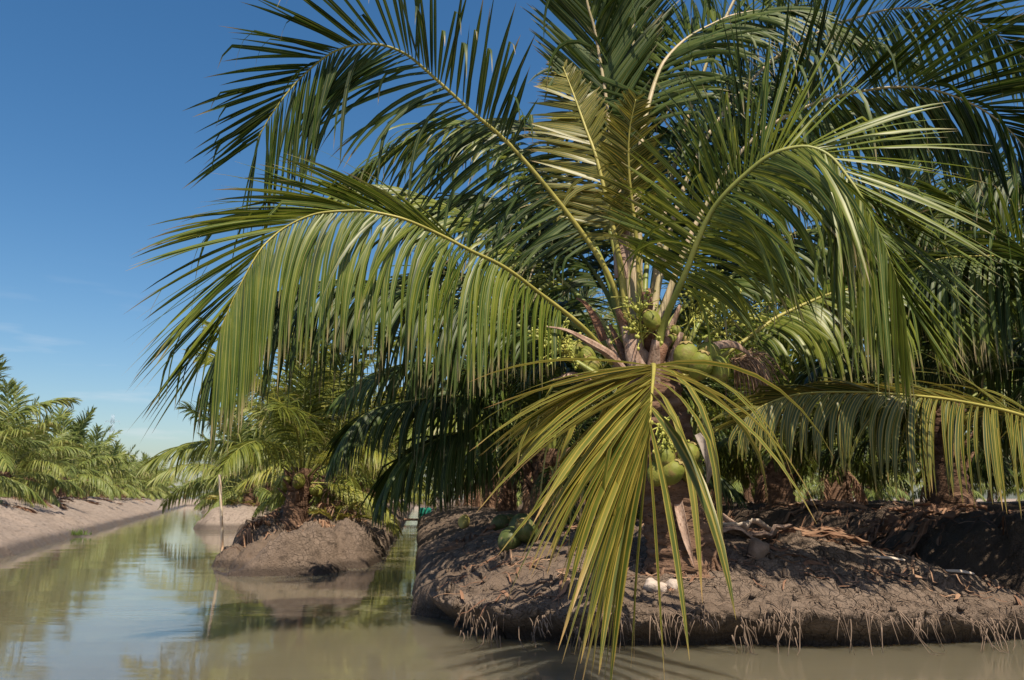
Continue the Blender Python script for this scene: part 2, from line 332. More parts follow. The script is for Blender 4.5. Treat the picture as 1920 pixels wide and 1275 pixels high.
def leaflets(bag, C, nh, rng, n=90, L=1.05, W=0.042, a=(72, 24), up=(0, 0, 1), lift=(20, 20), droop=(0.8, 0.8),
             s0=0.22, s1=1.0, seg=8, kink=0.2, prof=None, s0u=None, Lu=None, nu=1.0, au=None, fold=0.28, roll=(0, 0), tint=0.5, tilt=25, cut=0.0, gaps=0.07, spread=7):
    """two ranks of leaflets along the curve C (already resampled evenly)"""
    m = len(C); T_all = nrm(np.gradient(C, axis=0)); nh = nrm(np.asarray(nh, float))
    Tm = T_all[m // 2]; Nm = nrm(nh - Tm * (Tm @ nh)); Bm = np.cross(Tm, Nm)
    sgn_up = 1.0 if Bm @ np.asarray(up, float) >= 0 else -1.0
    for side in (0, 1):
        sg = sgn_up if side == 0 else -sgn_up
        sa = s0u if (side == 0 and s0u) else s0
        s = np.linspace(sa, s1, int(n * (s1 - sa) / (s1 - s0) * (nu if side == 0 else 1))); s = s + rng.normal(0, 0.25 / n, len(s)); s = np.clip(s, sa, 0.999)
        s = s[rng.random(len(s)) > gaps]; k = len(s)
        if k < 2: continue
        t = (s - s0) / max(1e-6, s1 - s0)
        idx = s * (m - 1)
        P = np.stack([np.interp(idx, np.arange(m), C[:, i]) for i in range(3)], 1)
        T = nrm(np.stack([np.interp(idx, np.arange(m), T_all[:, i]) for i in range(3)], 1))
        N = nrm(nh - T * (T @ nh)[:, None]); B = np.cross(T, N)
        ro = np.radians(roll[0] + (roll[1] - roll[0]) * t)[:, None]
        N, B = N * np.cos(ro) + B * np.sin(ro), B * np.cos(ro) - N * np.sin(ro)
        wob = smooth_noise(rng, k, max(4, k // 5))
        a_ = au if (side == 0 and au) else a
        ang = np.radians(a_[0] + (a_[1] - a_[0]) * t ** 1.15 + wob * 3.0 + rng.normal(0, spread * 0.55, k))[:, None]
        lf = np.radians(lift[side] + smooth_noise(rng, k, max(4, k // 6)) * 5 + rng.normal(0, spread, k))[:, None]
        d = nrm(np.cos(ang) * T + np.sin(ang) * (sg * B * np.cos(lf) + N * np.sin(lf)))
        Ls = (Lu if (side == 0 and Lu) else L) * np.interp(t, LP_T, prof or LP_V) * (1 if not (side == 0 and s0u) else np.clip((s - sa) / .12 + .55, 0, 1)) * (1 + rng.normal(0, 0.06, k))
        cut = cut or .05
        if cut: Ls *= np.where(rng.random(k) < cut, rng.uniform(.3, .8, k), 1)
        ti = np.radians(tilt + rng.normal(0, 12, k))[:, None]
        wv = T * np.cos(ti) + N * np.sin(ti) * 0.9
        wv = nrm(wv - d * (wv * d).sum(1, keepdims=True))
        dr = droop[side] * np.clip(1 + rng.normal(0, .3, k), .3, 2) + np.where(rng.random(k) < .05, rng.uniform(1, 4, k), 0)
        ku = np.where(rng.random(k) < kink, rng.uniform(.5, .85, k), 9.0)
        tw = rng.normal(0, .35, k)[:, None]
        step = (Ls / seg)[:, None]
        pts = [P.copy()]; ds = [d.copy()]; ws = [wv.copy()]
        p = P.copy()
        for j in range(seg):
            u = (j + 1) / seg
            gk = dr * Ls * (0.35 + 1.3 * u) / seg * 1.6 + np.where(u > ku, 1.3, 0)
            d = nrm(d + G * gk[:, None])
            wv = wv + np.cross(d, wv) * tw / seg
            wv = nrm(wv - d * (wv * d).sum(1, keepdims=True))
            p = p + d * step
            pts.append(p.copy()); ds.append(d.copy()); ws.append(wv.copy())
        pts = np.stack(pts, 1); ds = np.stack(ds, 1); ws = np.stack(ws, 1)
        us = np.linspace(0, 1, seg + 1)
        wid = np.interp(us, WP_U, WP_V)[None, :] * W * (0.75 + 0.25 * np.interp(t, LP_T, LP_V))[:, None] * (1 + rng.normal(0, .1, k))[:, None]
        nn = np.cross(ds, ws)
        fl = fold * np.where((nn * N[:, None, :]).sum(2) > 0, -1, 1)
        e1 = pts - ws * wid[..., None] / 2 + nn * (wid * fl / 2)[..., None]
        e2 = pts + ws * wid[..., None] / 2 + nn * (wid * fl / 2)[..., None]
        V = np.stack([e1, pts, e2], 2).reshape(-1, 3)
        r_ = (seg + 1) * 3
        b0 = (np.arange(k) * r_)[:, None, None]; jj = (np.arange(seg) * 3)[None, :, None]; cc = np.arange(2)[None, None, :]
        q0 = b0 + jj + cc
        Q = np.stack([q0, q0 + 1, q0 + 4, q0 + 3], -1).reshape(-1, 4)
        tn = np.clip(tint + rng.normal(0, .2, k) + wob * .05, 0, 1)
        bag.add(V, Q, tint=np.repeat(tn, r_), across=np.tile([-1, 0, 1], k * (seg + 1)).astype(float),
                along=np.tile(np.repeat(us, 3), k))

def rachis(C, r0=0.035, r1=0.004, k=7, nh=(0, 0, 1), base=1.5):
    m = len(C); u = np.linspace(0, 1, m)
    r = r0 + (r1 - r0) * u ** 0.8
    r = r * (1 + (base - 1) * np.exp(-u / 0.05))
    return tube(C, r, k, 0.75, nh)

def frond(parent, origin, pts, nh, rng, mat='leaf', rib='rib', r0=0.034, label=None, more=None, **kw):
    """one frond of a near palm: leaflets, with its midrib as a sub-part"""
    C, Lr = catmull(np.asarray(pts) - np.asarray(origin), 90)
    b = Bag(); leaflets(b, C, nh, rng, **kw)
    if more: leaflets(b, C, nh, rng, **more)
    o = b.build('frond', [M[mat]], parent)
    V, Q, T3, al = rachis(C, r0, 0.004, 8, nh)
    mk('midrib', V, Q, T3, {'along': al}, [M[rib]], o)
    if label: o['label'] = label
    return o

def frond_curve(e, bend, Lf, n=60, power=1.35, wob=0.0, rng=None):
    u = np.linspace(0, 1, n)
    th = np.radians(e - bend * u ** power)
    dx = np.cos(th); dz = np.sin(th); h = Lf / (n - 1)
    y = wob * (u ** 2) * Lf
    return np.stack([np.r_[0, np.cumsum(dx[:-1]) * h], y, np.r_[0, np.cumsum(dz[:-1]) * h]], 1)

PROTO_E = [(84, 22), (75, 44), (65, 66), (52, 80), (38, 84), (22, 78), (4, 66), (-16, 52)]
def proto_meshes(level):
    """frond meshes of growing age, along +X; level 0 has its midrib apart"""
    outp = []
    for i, (e, bend) in enumerate(PROTO_E):
        for v in range(2 if level < 2 else 1):
            rng = np.random.default_rng(100 * level + i * 7 + v)
            C = frond_curve(e, bend + rng.normal(0, 6), 1.0 * 3.0, 60, 1.3, rng.normal(0, .06))
            n, seg, W = ((92, 7, .036), (60, 5, .046), (38, 4, .068))[level]
            b = Bag(); old = i / 7
            leaflets(b, C, (0, 0, 1) if e < 75 else (-1, 0, .4), rng, n=n, L=.82, W=W, a=(68, 26), up=(0, 1, 0), lift=(26 - 30 * old, 26 - 30 * old),
                     droop=(.55 + 1.5 * old, .55 + 1.5 * old), s0=.2, seg=seg, kink=.15, tint=.55 - .1 * (i < 2), roll=(0, rng.normal(0, 25)))
            leaf = (np.concatenate(b.V), np.concatenate(b.Q), {k: np.concatenate(x) for k, x in b.A.items()})
            V, Q, T3, al = rachis(C, .03, .004, 6 if level == 0 else 4)
            outp.append((i, leaf, (V, Q, T3, al)))
    return outp

def as_mesh(o):
    me = o.data; bpy.data.objects.remove(o); return me

PROTO = {}
def get_protos(level, mat):
    key = (level, mat)
    if key in PROTO: return PROTO[key]
    res = []
    for i, (V, Q, A), (V2, Q2, T2, al) in proto_meshes(level):
        if level == 0:
            res.append((i, as_mesh(mk('frond', V, Q, None, A, [M[mat]])), as_mesh(mk('midrib', V2, Q2, T2, None, [M['rib']]))))
        else:
            nv = len(V)
            VV = np.vstack([V, V2]); QQ = np.vstack([Q, Q2 + nv]); TT = T2 + nv
            AA = {k: np.r_[x, np.zeros(len(V2))] for k, x in A.items()}
            AA['tint'][nv:] = .8
            mi = np.r_[np.zeros(len(Q)), np.ones(len(Q2) + len(TT))]
            if level == 1: res.append((i, as_mesh(mk('frond', VV, QQ, TT, AA, [M[mat], M['rib']], midx=mi)), None))
            else: res.append((i, (VV, QQ, TT, AA, mi), None))
    PROTO[key] = res
    return res

def trunk_geo(rng, h, r, lean=(0, 0), k=14, n=40, boots=12, bag=None):
    b = bag or Bag()
    z = np.linspace(-0.15, h, n); u = np.clip(z / h, 0, 1)
    P = np.stack([lean[0] * u ** 1.2, lean[1] * u ** 1.2, z], 1)
    rad = r * (1 + .36 * np.exp(-np.clip(z, 0, 9) / .14) - .1 * u)
    ring = 1 + .07 * np.abs(np.sin(z * 26 + rng.random() * 6))
    jit = ring[:, None] * (1 + rng.normal(0, .055, (n, k)))
    V, Q, T3, al = tube(P, rad, k, 1.0, (1, 0, 0), jit)
    b.add(V, Q, T3, along=al)
    for q in range(boots):                       # stubs of old leaf bases
        az = q * 2.4 + rng.normal(0, .2); uu = .35 + .62 * q / max(1, boots)
        c = np.array([np.interp(uu, u, P[:, i]) for i in range(3)])
        rr = r * .92; o = A3(math.cos(az), math.sin(az), 0)
        ln = rng.uniform(.14, .3); tz = rng.uniform(.5, 1.1)
        pts = np.array([c + o * rr * .8 + A3(0, 0, -.06), c + o * (rr + .035) + A3(0, 0, .02), c + o * (rr + ln * .6) + A3(0, 0, ln * tz)])
        Cc, _ = catmull(pts, 7)
        V, Q, T3, al = tube(Cc, np.linspace(.09, .028, 7) * (r / .24), 6, .45, o + A3(0, 0, .3))
        b.add(V, Q, T3, along=al)
    return b, P[-1]

def coconut_geo(r=.095, k=14, n=12):
    th = np.linspace(0, math.pi, n); ph = np.arange(k) * 2 * math.pi / k
    rr = np.sin(th) ** .9 * (1 + .08 * np.cos(th))
    V = np.stack([(rr[:, None] * np.cos(ph) * (1 + .05 * np.cos(3 * ph))).ravel(), (rr[:, None] * np.sin(ph) * (1 + .05 * np.cos(3 * ph))).ravel(),
                  np.repeat(np.cos(th) * 1.18 - .1 * np.cos(th) ** 6 * (np.cos(th) < 0), k)], 1) * r
    i = np.arange(n - 1)[:, None] * k; j = np.arange(k)[None]; j2 = (j + 1) % k
    return V, np.stack([i + j, i + k + j, i + k + j2, i + j2], -1).reshape(-1, 4)
NUT_V, NUT_Q = coconut_geo()
def nut_mesh(mat):
    me = as_mesh(mk('coconut', NUT_V, NUT_Q, None, None, [M[mat]])); return me
def calyx_mesh():
    b = Bag()
    for q in range(6):
        a = q * math.pi / 3
        o = A3(math.cos(a), math.sin(a), 0)
        pts = np.array([A3(0, 0, .118), o * .03 + A3(0, 0, .116), o * .055 + A3(0, 0, .099)])
        Cc, _ = catmull(pts, 5); V, Q, T3, al = tube(Cc, np.array([.012, .022, .024, .016, .004]), 6, .3, (0, 0, 1)); b.add(V, Q, T3)
    V, Q, T3, al = tube(np.array([A3(0, 0, .11), A3(0, 0, .135), A3(.01, 0, .16)]), [.012, .009, .006], 6); b.add(V, Q, T3)
    return as_mesh(b.build('calyx', [M['calyx']]))
NUTS = {k: nut_mesh(k) for k in ('nut', 'nut_dark', 'nut_yellow')}
CALYX = calyx_mesh()
def coconut(parent, loc, rot, s=1.0, kind='nut'):
    o = obj('coconut', NUTS[kind], parent, loc); o.rotation_euler = rot; o.scale = (s, s, s)
    obj('calyx', CALYX, o)
    return o

def flower_geo(rng, L=.4, n=26, dirv=(0, -.4, .5), origin=(0, 0, 0), spreadv=.7, bag=None):
    """branched flower stalk with little buttons strung along each branch"""
    b = bag or Bag(); o = np.asarray(origin, float); d0 = nrm(np.asarray(dirv, float))
    st, _ = catmull(np.array([o, o + d0 * L * .5, o + d0 * L * .9]), 8)
    V, Q, T3, al = tube(st, np.linspace(.016, .006, 8), 6); b.add(V, Q, T3)
    for i in range(n):
        u = rng.uniform(.25, 1); p = o + d0 * L * .9 * u
        d = nrm(d0 * .7 + rng.normal(0, spreadv, 3))
        ln = L * rng.uniform(.35, .7)
        pts = np.array([p, p + d * ln * .5, p + nrm(d + G * .25) * ln])
        Cc, _ = catmull(pts, 7); V, Q, T3, al = tube(Cc, np.linspace(.0055, .003, 7), 5); b.add(V, Q, T3)
        for k in range(rng.integers(2, 5)):
            c = Cc[rng.integers(2, 7)] + rng.normal(0, .006, 3); r_ = rng.uniform(.007, .014)
            V, Q = NUT_V * (r_ / .095), NUT_Q; b.add(V[::1] + c, Q)
    return b

def sheet(spine, widths, up, curl=.8, k=9, thick=.006):
    """a boat-shaped dry sheath: an arc of section swept along a spine, with thickness"""
    C = np.asarray(spine, float); n = len(C); T = nrm(np.gradient(C, axis=0)); up = np.asarray(up, float)
    N = nrm(up - T * (T @ up)[:, None]); B = np.cross(T, N)
    a = np.linspace(-1, 1, k) * curl * 1.4
    ww = np.asarray(widths)[:, None]
    def lay(off):
        return (C[:, None, :] + B[:, None, :] * (np.sin(a)[None] * ww)[..., None] + N[:, None, :] * ((1 - np.cos(a))[None] * ww + off)[..., None]).reshape(-1, 3)
    V = np.vstack([lay(0), lay(thick)]); m = n * k
    i = np.arange(n - 1)[:, None] * k; j = np.arange(k - 1)[None]
    q = np.stack([i + j, i + j + 1, i + k + j + 1, i + k + j], -1).reshape(-1, 4)
    Q = [q, q[:, ::-1] + m]
    e1 = np.array([(r * k, (r + 1) * k, (r + 1) * k + m, r * k + m) for r in range(n - 1)])
    e2 = np.array([(r * k + k - 1, r * k + k - 1 + m, (r + 1) * k + k - 1 + m, (r + 1) * k + k - 1) for r in range(n - 1)])
    return V, np.vstack(Q + [e1, e2])

# ------------------------------------------------------------------ setting: ground, water, banks
ROW_S = -0.114                                  # the planted banks run parallel, a little to the left of straight ahead
def row_x(k, y): return 1.39 + 4.2 * k + ROW_S * (y - 6.5)

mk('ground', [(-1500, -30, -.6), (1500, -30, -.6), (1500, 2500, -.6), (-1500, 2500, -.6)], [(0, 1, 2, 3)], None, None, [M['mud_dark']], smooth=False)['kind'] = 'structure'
mk('canal_water', [(-400, -25, 0), (400, -25, 0), (400, 600, 0), (-400, 600, 0)], [(0, 1, 2, 3)], None, None, [M['water']], smooth=False)['kind'] = 'structure'

def crackle(y, l, k):
    """dried mud broken into slabs: raised cells with sunken joints"""
    wx, wy = fbm(y * 2, l * 2, 31, 2) * .2, fbm(y * 2, l * 2, 77, 2) * .2
    d = mn.voronoi((y * 5.5 + wx * 5, l * 5.5 + wy * 5, k))[0]; e = mn.voronoi((y * 2.1 + wx, l * 2.1 + wy, k + 5))[0]
    return min(d[1] - d[0], .35) * 1.1 + min(e[1] - e[0], .3) * 1.5 - .55

def bank(name, k, y0, y1, hl, hr, H, Rend, prof, mat, res=.06, far_res=.6, near=8.0, amp=.06, pexp=3.0, undercut=0.0, left_steep=1.0, latres=None, both=False, lobes=0.0):
    """a raised planting bank with a rounded end towards the main canal; returns a height function"""
    aa = [y0 - .5]
    while aa[-1] < y1: aa.append(aa[-1] + res * max(1.0, (aa[-1] - y0) / near * 2.2) if aa[-1] < 60 else aa[-1] + 4)
    aa = np.array(aa)
    lat = np.arange(-hl - .6, hr + .6, latres or res)
    Y, Lx = np.meshgrid(aa, lat, indexing='ij')
    def hgt(y, l):
        ln = np.where(l < 0, -l / hl, l / hr)
        e = np.clip((y0 + Rend - y) / Rend, 0, None)
        r = (e ** pexp + np.abs(ln) ** pexp) ** (1 / pexp)
        dist = (1 - r) * np.where(l < 0, hl, hr)
        k_ = np.where(e > np.abs(ln), Rend / np.where(l < 0, hl, hr), 1.0)
        dist = dist * np.clip(k_, .5, 1.6)
        if left_steep != 1: dist = dist * (1 + (left_steep - 1) * np.clip((ln if both else np.where(l < 0, ln, 0)) - e, 0, 1))
        return np.interp(dist, [p[0] for p in prof], [p[1] * H for p in prof]), dist
    nz_ = np.zeros_like(Y)
    fl = nz_.ravel(); yy = Y.ravel(); ll = Lx.ravel()
    for q in range(len(fl)):
        y_, l_ = yy[q], ll[q]
        fl[q] = fbm(y_ * .9, l_ * .9, k * 7.1, 3) * 1.0 + fbm(y_ * 3.3, l_ * 3.3, k + 3.3, 4) * .6 + (.3 - abs(fbm(y_ * 7.5, l_ * 7.5, k, 4))) * .5 + fbm(y_ * 19, l_ * 19, k, 3) * .14 + crackle(y_, l_, k)
    # ragged waterline: the edge wanders
    wander = np.array([fbm(y_ * 1.3, l_ * 1.3, 55 + k, 3) for y_, l_ in zip(yy, ll)]).reshape(Y.shape) * .13
    z, dist = hgt(Y, Lx)
    z2 = np.interp(dist + wander, [p[0] for p in prof], [p[1] * H for p in prof])
    z = z2 + fl.reshape(Y.shape) * amp * np.clip((dist + .15) * 3, .15, 1)
    if lobes:
        lb = np.array([abs(fbm(y_ * .75 + 9, l_ * .75, 21, 2)) for y_, l_ in zip(yy, ll)]).reshape(Y.shape)
        z = z * (.52 + .48 * np.clip((Y - y0 - .2) / 2.8, 0, 1) ** .8) + (lb - .22) * lobes * np.clip((dist + .02) * 5, 0, 1) * np.clip(1.6 - (Y - y0) * .25, .25, 1)
    X = row_x(k, Y) + Lx
    Yw = Y.copy()
    if undercut:
        f = np.clip((.24 * H / .66 - z) / .2, 0, 1.2) * undercut
        gy, gx = np.gradient(dist, aa, lat)
        gl = np.sqrt(gx ** 2 + gy ** 2) + 1e-6
        fr = np.clip((y0 + Rend * .8 - Y) / .4, 0, 1)
        Yw = Yw + gy / gl * f * fr; X = X + gx / gl * f * fr
    V = np.stack([X, Yw, np.maximum(z, -.35)], -1).reshape(-1, 3)
    ni, nj = Y.shape
    i = np.arange(ni - 1)[:, None] * nj; j = np.arange(nj - 1)[None]
    Q = np.stack([i + j, i + j + 1, i + nj + j + 1, i + nj + j], -1).reshape(-1, 4)[:, ::-1]
    o = mk(name, V, Q, None, None, [M[mat]]); o['kind'] = 'structure'
    tree = None
    def height(x, y):
        a_ = np.searchsorted(aa, y); a_ = int(np.clip(a_, 0, ni - 1)); l_ = int(np.clip(np.searchsorted(lat, x - row_x(k, y)), 0, nj - 1))
        return float(z[a_, l_])
    return height

PROF_A = [(-.5, -.5), (-.05, -.2), (0, .0), (.07, .26), (.16, .36), (.4, .47), (.8, .66), (1.3, .87), (1.8, 1.0), (3, 1.02)]
PROF_I = [(-.4, -.6), (-.05, -.15), (0, 0), (.06, .2), (.2, .36), (.4, .52), (.75, .78), (1.1, .97), (3, 1.03)]
PROF_B = [(-.4, -.6), (-.05, -.15), (0, 0), (.12, .3), (.35, .62), (.65, .92), (1.0, 1.0), (3, 1.03)]
H_A = bank('near_bank', 0, 5.5, 120, 2.15, 3.0, .68, 2.3, PROF_A, 'mud', res=.024, near=4.5, amp=.06, pexp=4.0, undercut=.3, left_steep=1.7, latres=.026)
H_B = bank('island_bank', -1, 10.9, 120, 1.1, 1.45, .64, 3.2, PROF_I, 'mud', res=.032, near=5, amp=.14, pexp=2.6, left_steep=2.2, both=True, lobes=.85)
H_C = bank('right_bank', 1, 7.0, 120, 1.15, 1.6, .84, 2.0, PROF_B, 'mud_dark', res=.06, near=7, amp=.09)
H_B2 = bank('far_island_bank', -2, 26.5, 120, 1.4, 1.2, .75, 2.4, PROF_B, 'mud_pale', res=.14, near=6, amp=.06)
H_B3 = bank('far_island_bank', -3, 43, 120, 1.4, 1.4, .75, 2.4, PROF_B, 'mud_pale', res=.3, near=9, amp=.06)
H_B4 = bank('far_island_bank', -4, 59, 120, 1.5, 1.5, .75, 2.4, PROF_B, 'mud_pale', res=.3, near=9, amp=.06)
H_R = {q: bank('grove_bank', q, 6, 120, 1.6, 1.6, .85, 2.0, PROF_B, 'mud_dark', res=.3, near=9, amp=.08) for q in (2, 3, 4, 5)}

# the left bank: a long pale slope that rises from a dark cut edge
LD = nrm(A3(-.37, 1, 0)); LN = A3(-LD[1], LD[0], 0)       # along, and away from the canal
L0 = A3(-8.25, 12.7, 0)
def left_pt(t, o): return L0 + LD * t + LN * o
def make_left_bank():
    ts = [-14.0]
    while ts[-1] < 190: ts.append(ts[-1] + (.09 if ts[-1] < 14 else .2 if ts[-1] < 40 else .8))
    os_ = np.r_[-.4, -.1, np.linspace(0, .3, 7), np.linspace(.36, 5, 60), 6, 7.5, 10, 14, 20, 40, 120]
    Tt, Oo = np.meshgrid(np.array(ts), os_, indexing='ij')
    z = np.interp(Oo, [-.4, -.05, 0, .06, .13, .3, .9, 2.0, 3.0, 3.8, 6, 200], [-.4, -.2, 0, .06, .15, .2, .42, .78, .98, 1.0, .95, .95])
    f = np.array([fbm(t * .5, o * .8, 3, 4) * .09 + fbm(t * 2.4, o * 2.4, 9, 4) * .05 + abs(fbm(t * 3.1, o * .7, 4, 3)) * .12 - abs(fbm(t * 7, o * 3, 14, 3)) * .04 for t, o in zip(Tt.ravel(), Oo.ravel())]).reshape(Tt.shape)
    ed = np.array([fbm(t * .6, 0, 8, 4) for t in ts])[:, None] * .22
    z = z + f * np.clip(Oo * 2.2, .1, 1)
    P = L0 + LD * Tt[..., None] + LN * (Oo + ed * np.clip(1.2 - Oo, 0, 1))[..., None]
    P[..., 2] = z
    ni, nj = Tt.shape
    i = np.arange(ni - 1)[:, None] * nj; j = np.arange(nj - 1)[None]
    Q = np.stack([i + j, i + j + 1, i + nj + j + 1, i + nj + j], -1).reshape(-1, 4)[:, ::-1]
    mk('left_bank', P.reshape(-1, 3), Q, None, None, [M['mud_pale']])['kind'] = 'structure'
make_left_bank()
def H_L(o): return float(np.interp(o, [0, .3, .9, 2.0, 3.0, 3.8, 6, 200], [0, .2, .42, .78, .98, 1.0, .95, .95]))
def far_land():
    xs = np.linspace(-260, 200, 80); ys = np.r_[118, 119, 120, 122, 130, 160, 240, 500, 1500]
    X, Y = np.meshgrid(xs, ys, indexing='ij')
    Z = np.interp(Y, [118, 120, 122, 2000], [-.3, .4, .9, .9]) + np.array([fbm(x * .2, y * .2, 1, 3) for x, y in zip(X.ravel(), Y.ravel())]).reshape(X.shape) * .1
    ni, nj = X.shape
    i = np.arange(ni - 1)[:, None] * nj; j = np.arange(nj - 1)[None]
    mk('far_land', np.stack([X, Y, Z], -1).reshape(-1, 3), np.stack([i + j, i + nj + j, i + nj + j + 1, i + j + 1], -1).reshape(-1, 4), None, None, [M['mud_pale']])['kind'] = 'structure'
far_land()

# ------------------------------------------------------------------ the main palm
rng = np.random.default_rng(5)
base = at(1288, 1075, 6.55); base[2] = H_A(base[0], base[1]) - .07
palm = empty('coconut_palm', base, 'large coconut palm with green nuts leaning over the near bank', 'palm tree', 'coconut palms of the plantation')
tb, _ = trunk_geo(rng, at(1215, 690, 6.5)[2] - base[2], .262, lean=tuple((at(1208, 690, 6.5) - base)[:2]), k=22, n=70, boots=0)
tb.build('trunk', [M['trunk']], palm)

def FP(*pts): return np.array([at(*p) for p in pts])
def mf(pts, nh, **kw): return frond(palm, base, FP(*pts), nh, rng, **kw)

# upper left, arching to the left: underside seen
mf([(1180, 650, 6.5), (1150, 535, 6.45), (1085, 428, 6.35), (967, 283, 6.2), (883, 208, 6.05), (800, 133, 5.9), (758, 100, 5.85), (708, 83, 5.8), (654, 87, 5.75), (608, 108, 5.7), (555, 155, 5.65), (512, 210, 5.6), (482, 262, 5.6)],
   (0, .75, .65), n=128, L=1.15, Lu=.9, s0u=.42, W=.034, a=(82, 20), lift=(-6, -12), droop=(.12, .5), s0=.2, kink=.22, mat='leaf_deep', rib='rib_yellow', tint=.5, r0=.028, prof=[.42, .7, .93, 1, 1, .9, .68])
# mid left: long curtain of hanging leaflets
mf([(1150, 680, 6.4), (1092, 613, 6.2), (1008, 547, 6.0), (946, 501, 5.85), (883, 470, 5.75), (821, 438, 5.65), (758, 411, 5.55), (696, 397, 5.5), (654, 395, 5.45), (592, 401, 5.4), (542, 422, 5.35), (508, 447, 5.3), (483, 476, 5.25), (445, 545, 5.2), (412, 620, 5.2)],
   (0, -.25, 1), n=150, L=1.12, W=.036, a=(84, 16), s0u=.42, au=(36, 18), up=(0, 1, 0), lift=(40, -52), droop=(.2, 3.2), s0=.17, kink=.25, rib='rib_yellow', tint=.62, r0=.029, prof=[.5, .75, .93, 1, 1, .92, .75])
# dark one behind the curtain
mf([(1145, 720, 6.5), (1060, 665, 6.6), (960, 605, 6.75), (850, 560, 6.75), (740, 535, 6.7), (640, 525, 6.6), (540, 540, 6.5), (470, 580, 6.45), (420, 640, 6.4)],
   (0, 0, 1), n=130, L=1.15, W=.034, a=(72, 16), up=(0, 1, 0), lift=(0, -20), droop=(1.6, 2.2), prof=[.42, .7, .93, 1, 1, .9, .75], s0=.2, mat='leaf_deep', tint=.4)
# fronds at the back, left of the crown
mf([(1175, 640, 6.8), (1120, 470, 7.2), (1040, 345, 7.6), (960, 270, 7.9), (880, 240, 8.1), (790, 250, 8.2), (700, 305, 8.3), (610, 380, 8.3)],
   (-.2, .2, 1), n=84, L=1.0, a=(70, 22), lift=(15, 0), droop=(.8, 1.3), up=(0, 1, 0), tint=.6)
mf([(1175, 660, 6.8), (1080, 550, 7.1), (980, 470, 7.4), (880, 405, 7.6), (780, 365, 7.8), (690, 352, 7.9), (610, 385, 7.9)],
   (-.1, -.1, 1), n=84, L=1.0, a=(68, 20), lift=(10, -5), droop=(.9, 1.5), up=(0, 1, 0), tint=.62)
mf([(1180, 620, 6.9), (1140, 420, 7.2), (1080, 300, 7.5), (1010, 240, 7.7), (940, 228, 7.9), (860, 265, 8.0), (800, 330, 8.0)],
   (-.3, -.2, .9), n=80, L=.9, a=(70, 22), lift=(10, 5), droop=(.8, 1.2), up=(0, 1, 0), tint=.5)
# upright ones
mf([(1190, 640, 6.75), (1170, 430, 6.85), (1144, 249, 6.9), (1134, 168, 6.9), (1122, 96, 6.9), (1113, 48, 6.85), (1100, 0, 6.8), (1080, -120, 6.7), (1050, -250, 6.55), (1000, -350, 6.4)],
   (0, -1, .15), n=150, L=.98, W=.044, a=(40, 24), up=(1, 0, 0), lift=(14, 14), droop=(.12, .12), s0=.3, mat='leaf_deep', rib='rib_pale', tint=.42, kink=.05, spread=2)
mf([(1200, 640, 6.9), (1198, 300, 7.05), (1190, 150, 7.1), (1187, 0, 7.1), (1200, -200, 7.0), (1240, -380, 6.9)],
   (.3, -1, .1), n=140, L=.95, a=(38, 24), up=(1, 0, 0), lift=(12, 12), droop=(.15, .15), s0=.3, mat='leaf_deep', rib='rib_pale', tint=.4, kink=.05, spread=2)
# bare pale stalk in the middle that bends away to the right
mf([(1198, 650, 6.5), (1188, 500, 6.5), (1188, 398, 6.55), (1202, 268, 6.65), (1212, 211, 6.7), (1230, 148, 6.8), (1249, 110, 6.85), (1287, 72, 6.95), (1335, 45, 7), (1383, 26, 7.05), (1470, 18, 7.1), (1570, 50, 7.2)],
   (-.2, -.6, .7), n=84, L=1.0, a=(66, 26), lift=(10, 0), droop=(.15, .6), s0=.42, mat='leaf_deep', rib='rib_pale', tint=.5, r0=.044, prof=[.8, .95, 1, 1, .9, .66, .4])
# short yellowish frond with its end cut off
mf([(1180, 640, 6.45), (1160, 480, 6.4), (1122, 310, 6.45), (1098, 240, 6.55), (1074, 173, 6.7), (1050, 112, 6.85)],
   (-.25, -.9, .3), n=90, L=.34, Lu=.62, fold=.1, W=.036, tilt=5, a=(64, 44), up=(-1, 0, 0), lift=(4, 10), droop=(.2, .2), s0=.3, mat='leaf_yellow', rib='rib_yellow', tint=.45, prof=[.7, 1, 1, .95, .8, .5, .16], kink=0, gaps=0,
   label='short yellowish frond with its end cut off')
mf([(1200, 640, 6.4), (1196, 480, 6.35), (1180, 330, 6.2), (1180, 250, 6.1), (1192, 186, 6.0)],
   (.2, -.9, .2), n=40, L=.42, W=.04, a=(60, 50), up=(-1, 0, 0), lift=(5, 10), droop=(.3, .3), s0=.45, mat='leaf_yellow', rib='rib_yellow', tint=.25, prof=[.7, 1, 1, .9, .7, .5, .25], kink=0)
# right: great arching frond in front
mf([(1225, 690, 6.3), (1244, 608, 6.2), (1268, 551, 6.05), (1287, 508, 5.95), (1307, 455, 5.85), (1331, 402, 5.75), (1359, 364, 5.65), (1398, 326, 5.55), (1441, 292, 5.45), (1479, 278, 5.4), (1517, 275, 5.35), (1556, 292, 5.3), (1589, 331, 5.25), (1618, 374, 5.2), (1655, 450, 5.2), (1690, 545, 5.2)],
   (-.15, -.85, .5), n=156, L=1.2, Lu=1.05, W=.036, a=(84, 12), lift=(4, -4), droop=(.12, .85), s0=.2, mat='leaf', rib='rib', tint=.5, kink=.2, r0=.036, prof=[.5, .75, .95, 1, 1, .9, .7])
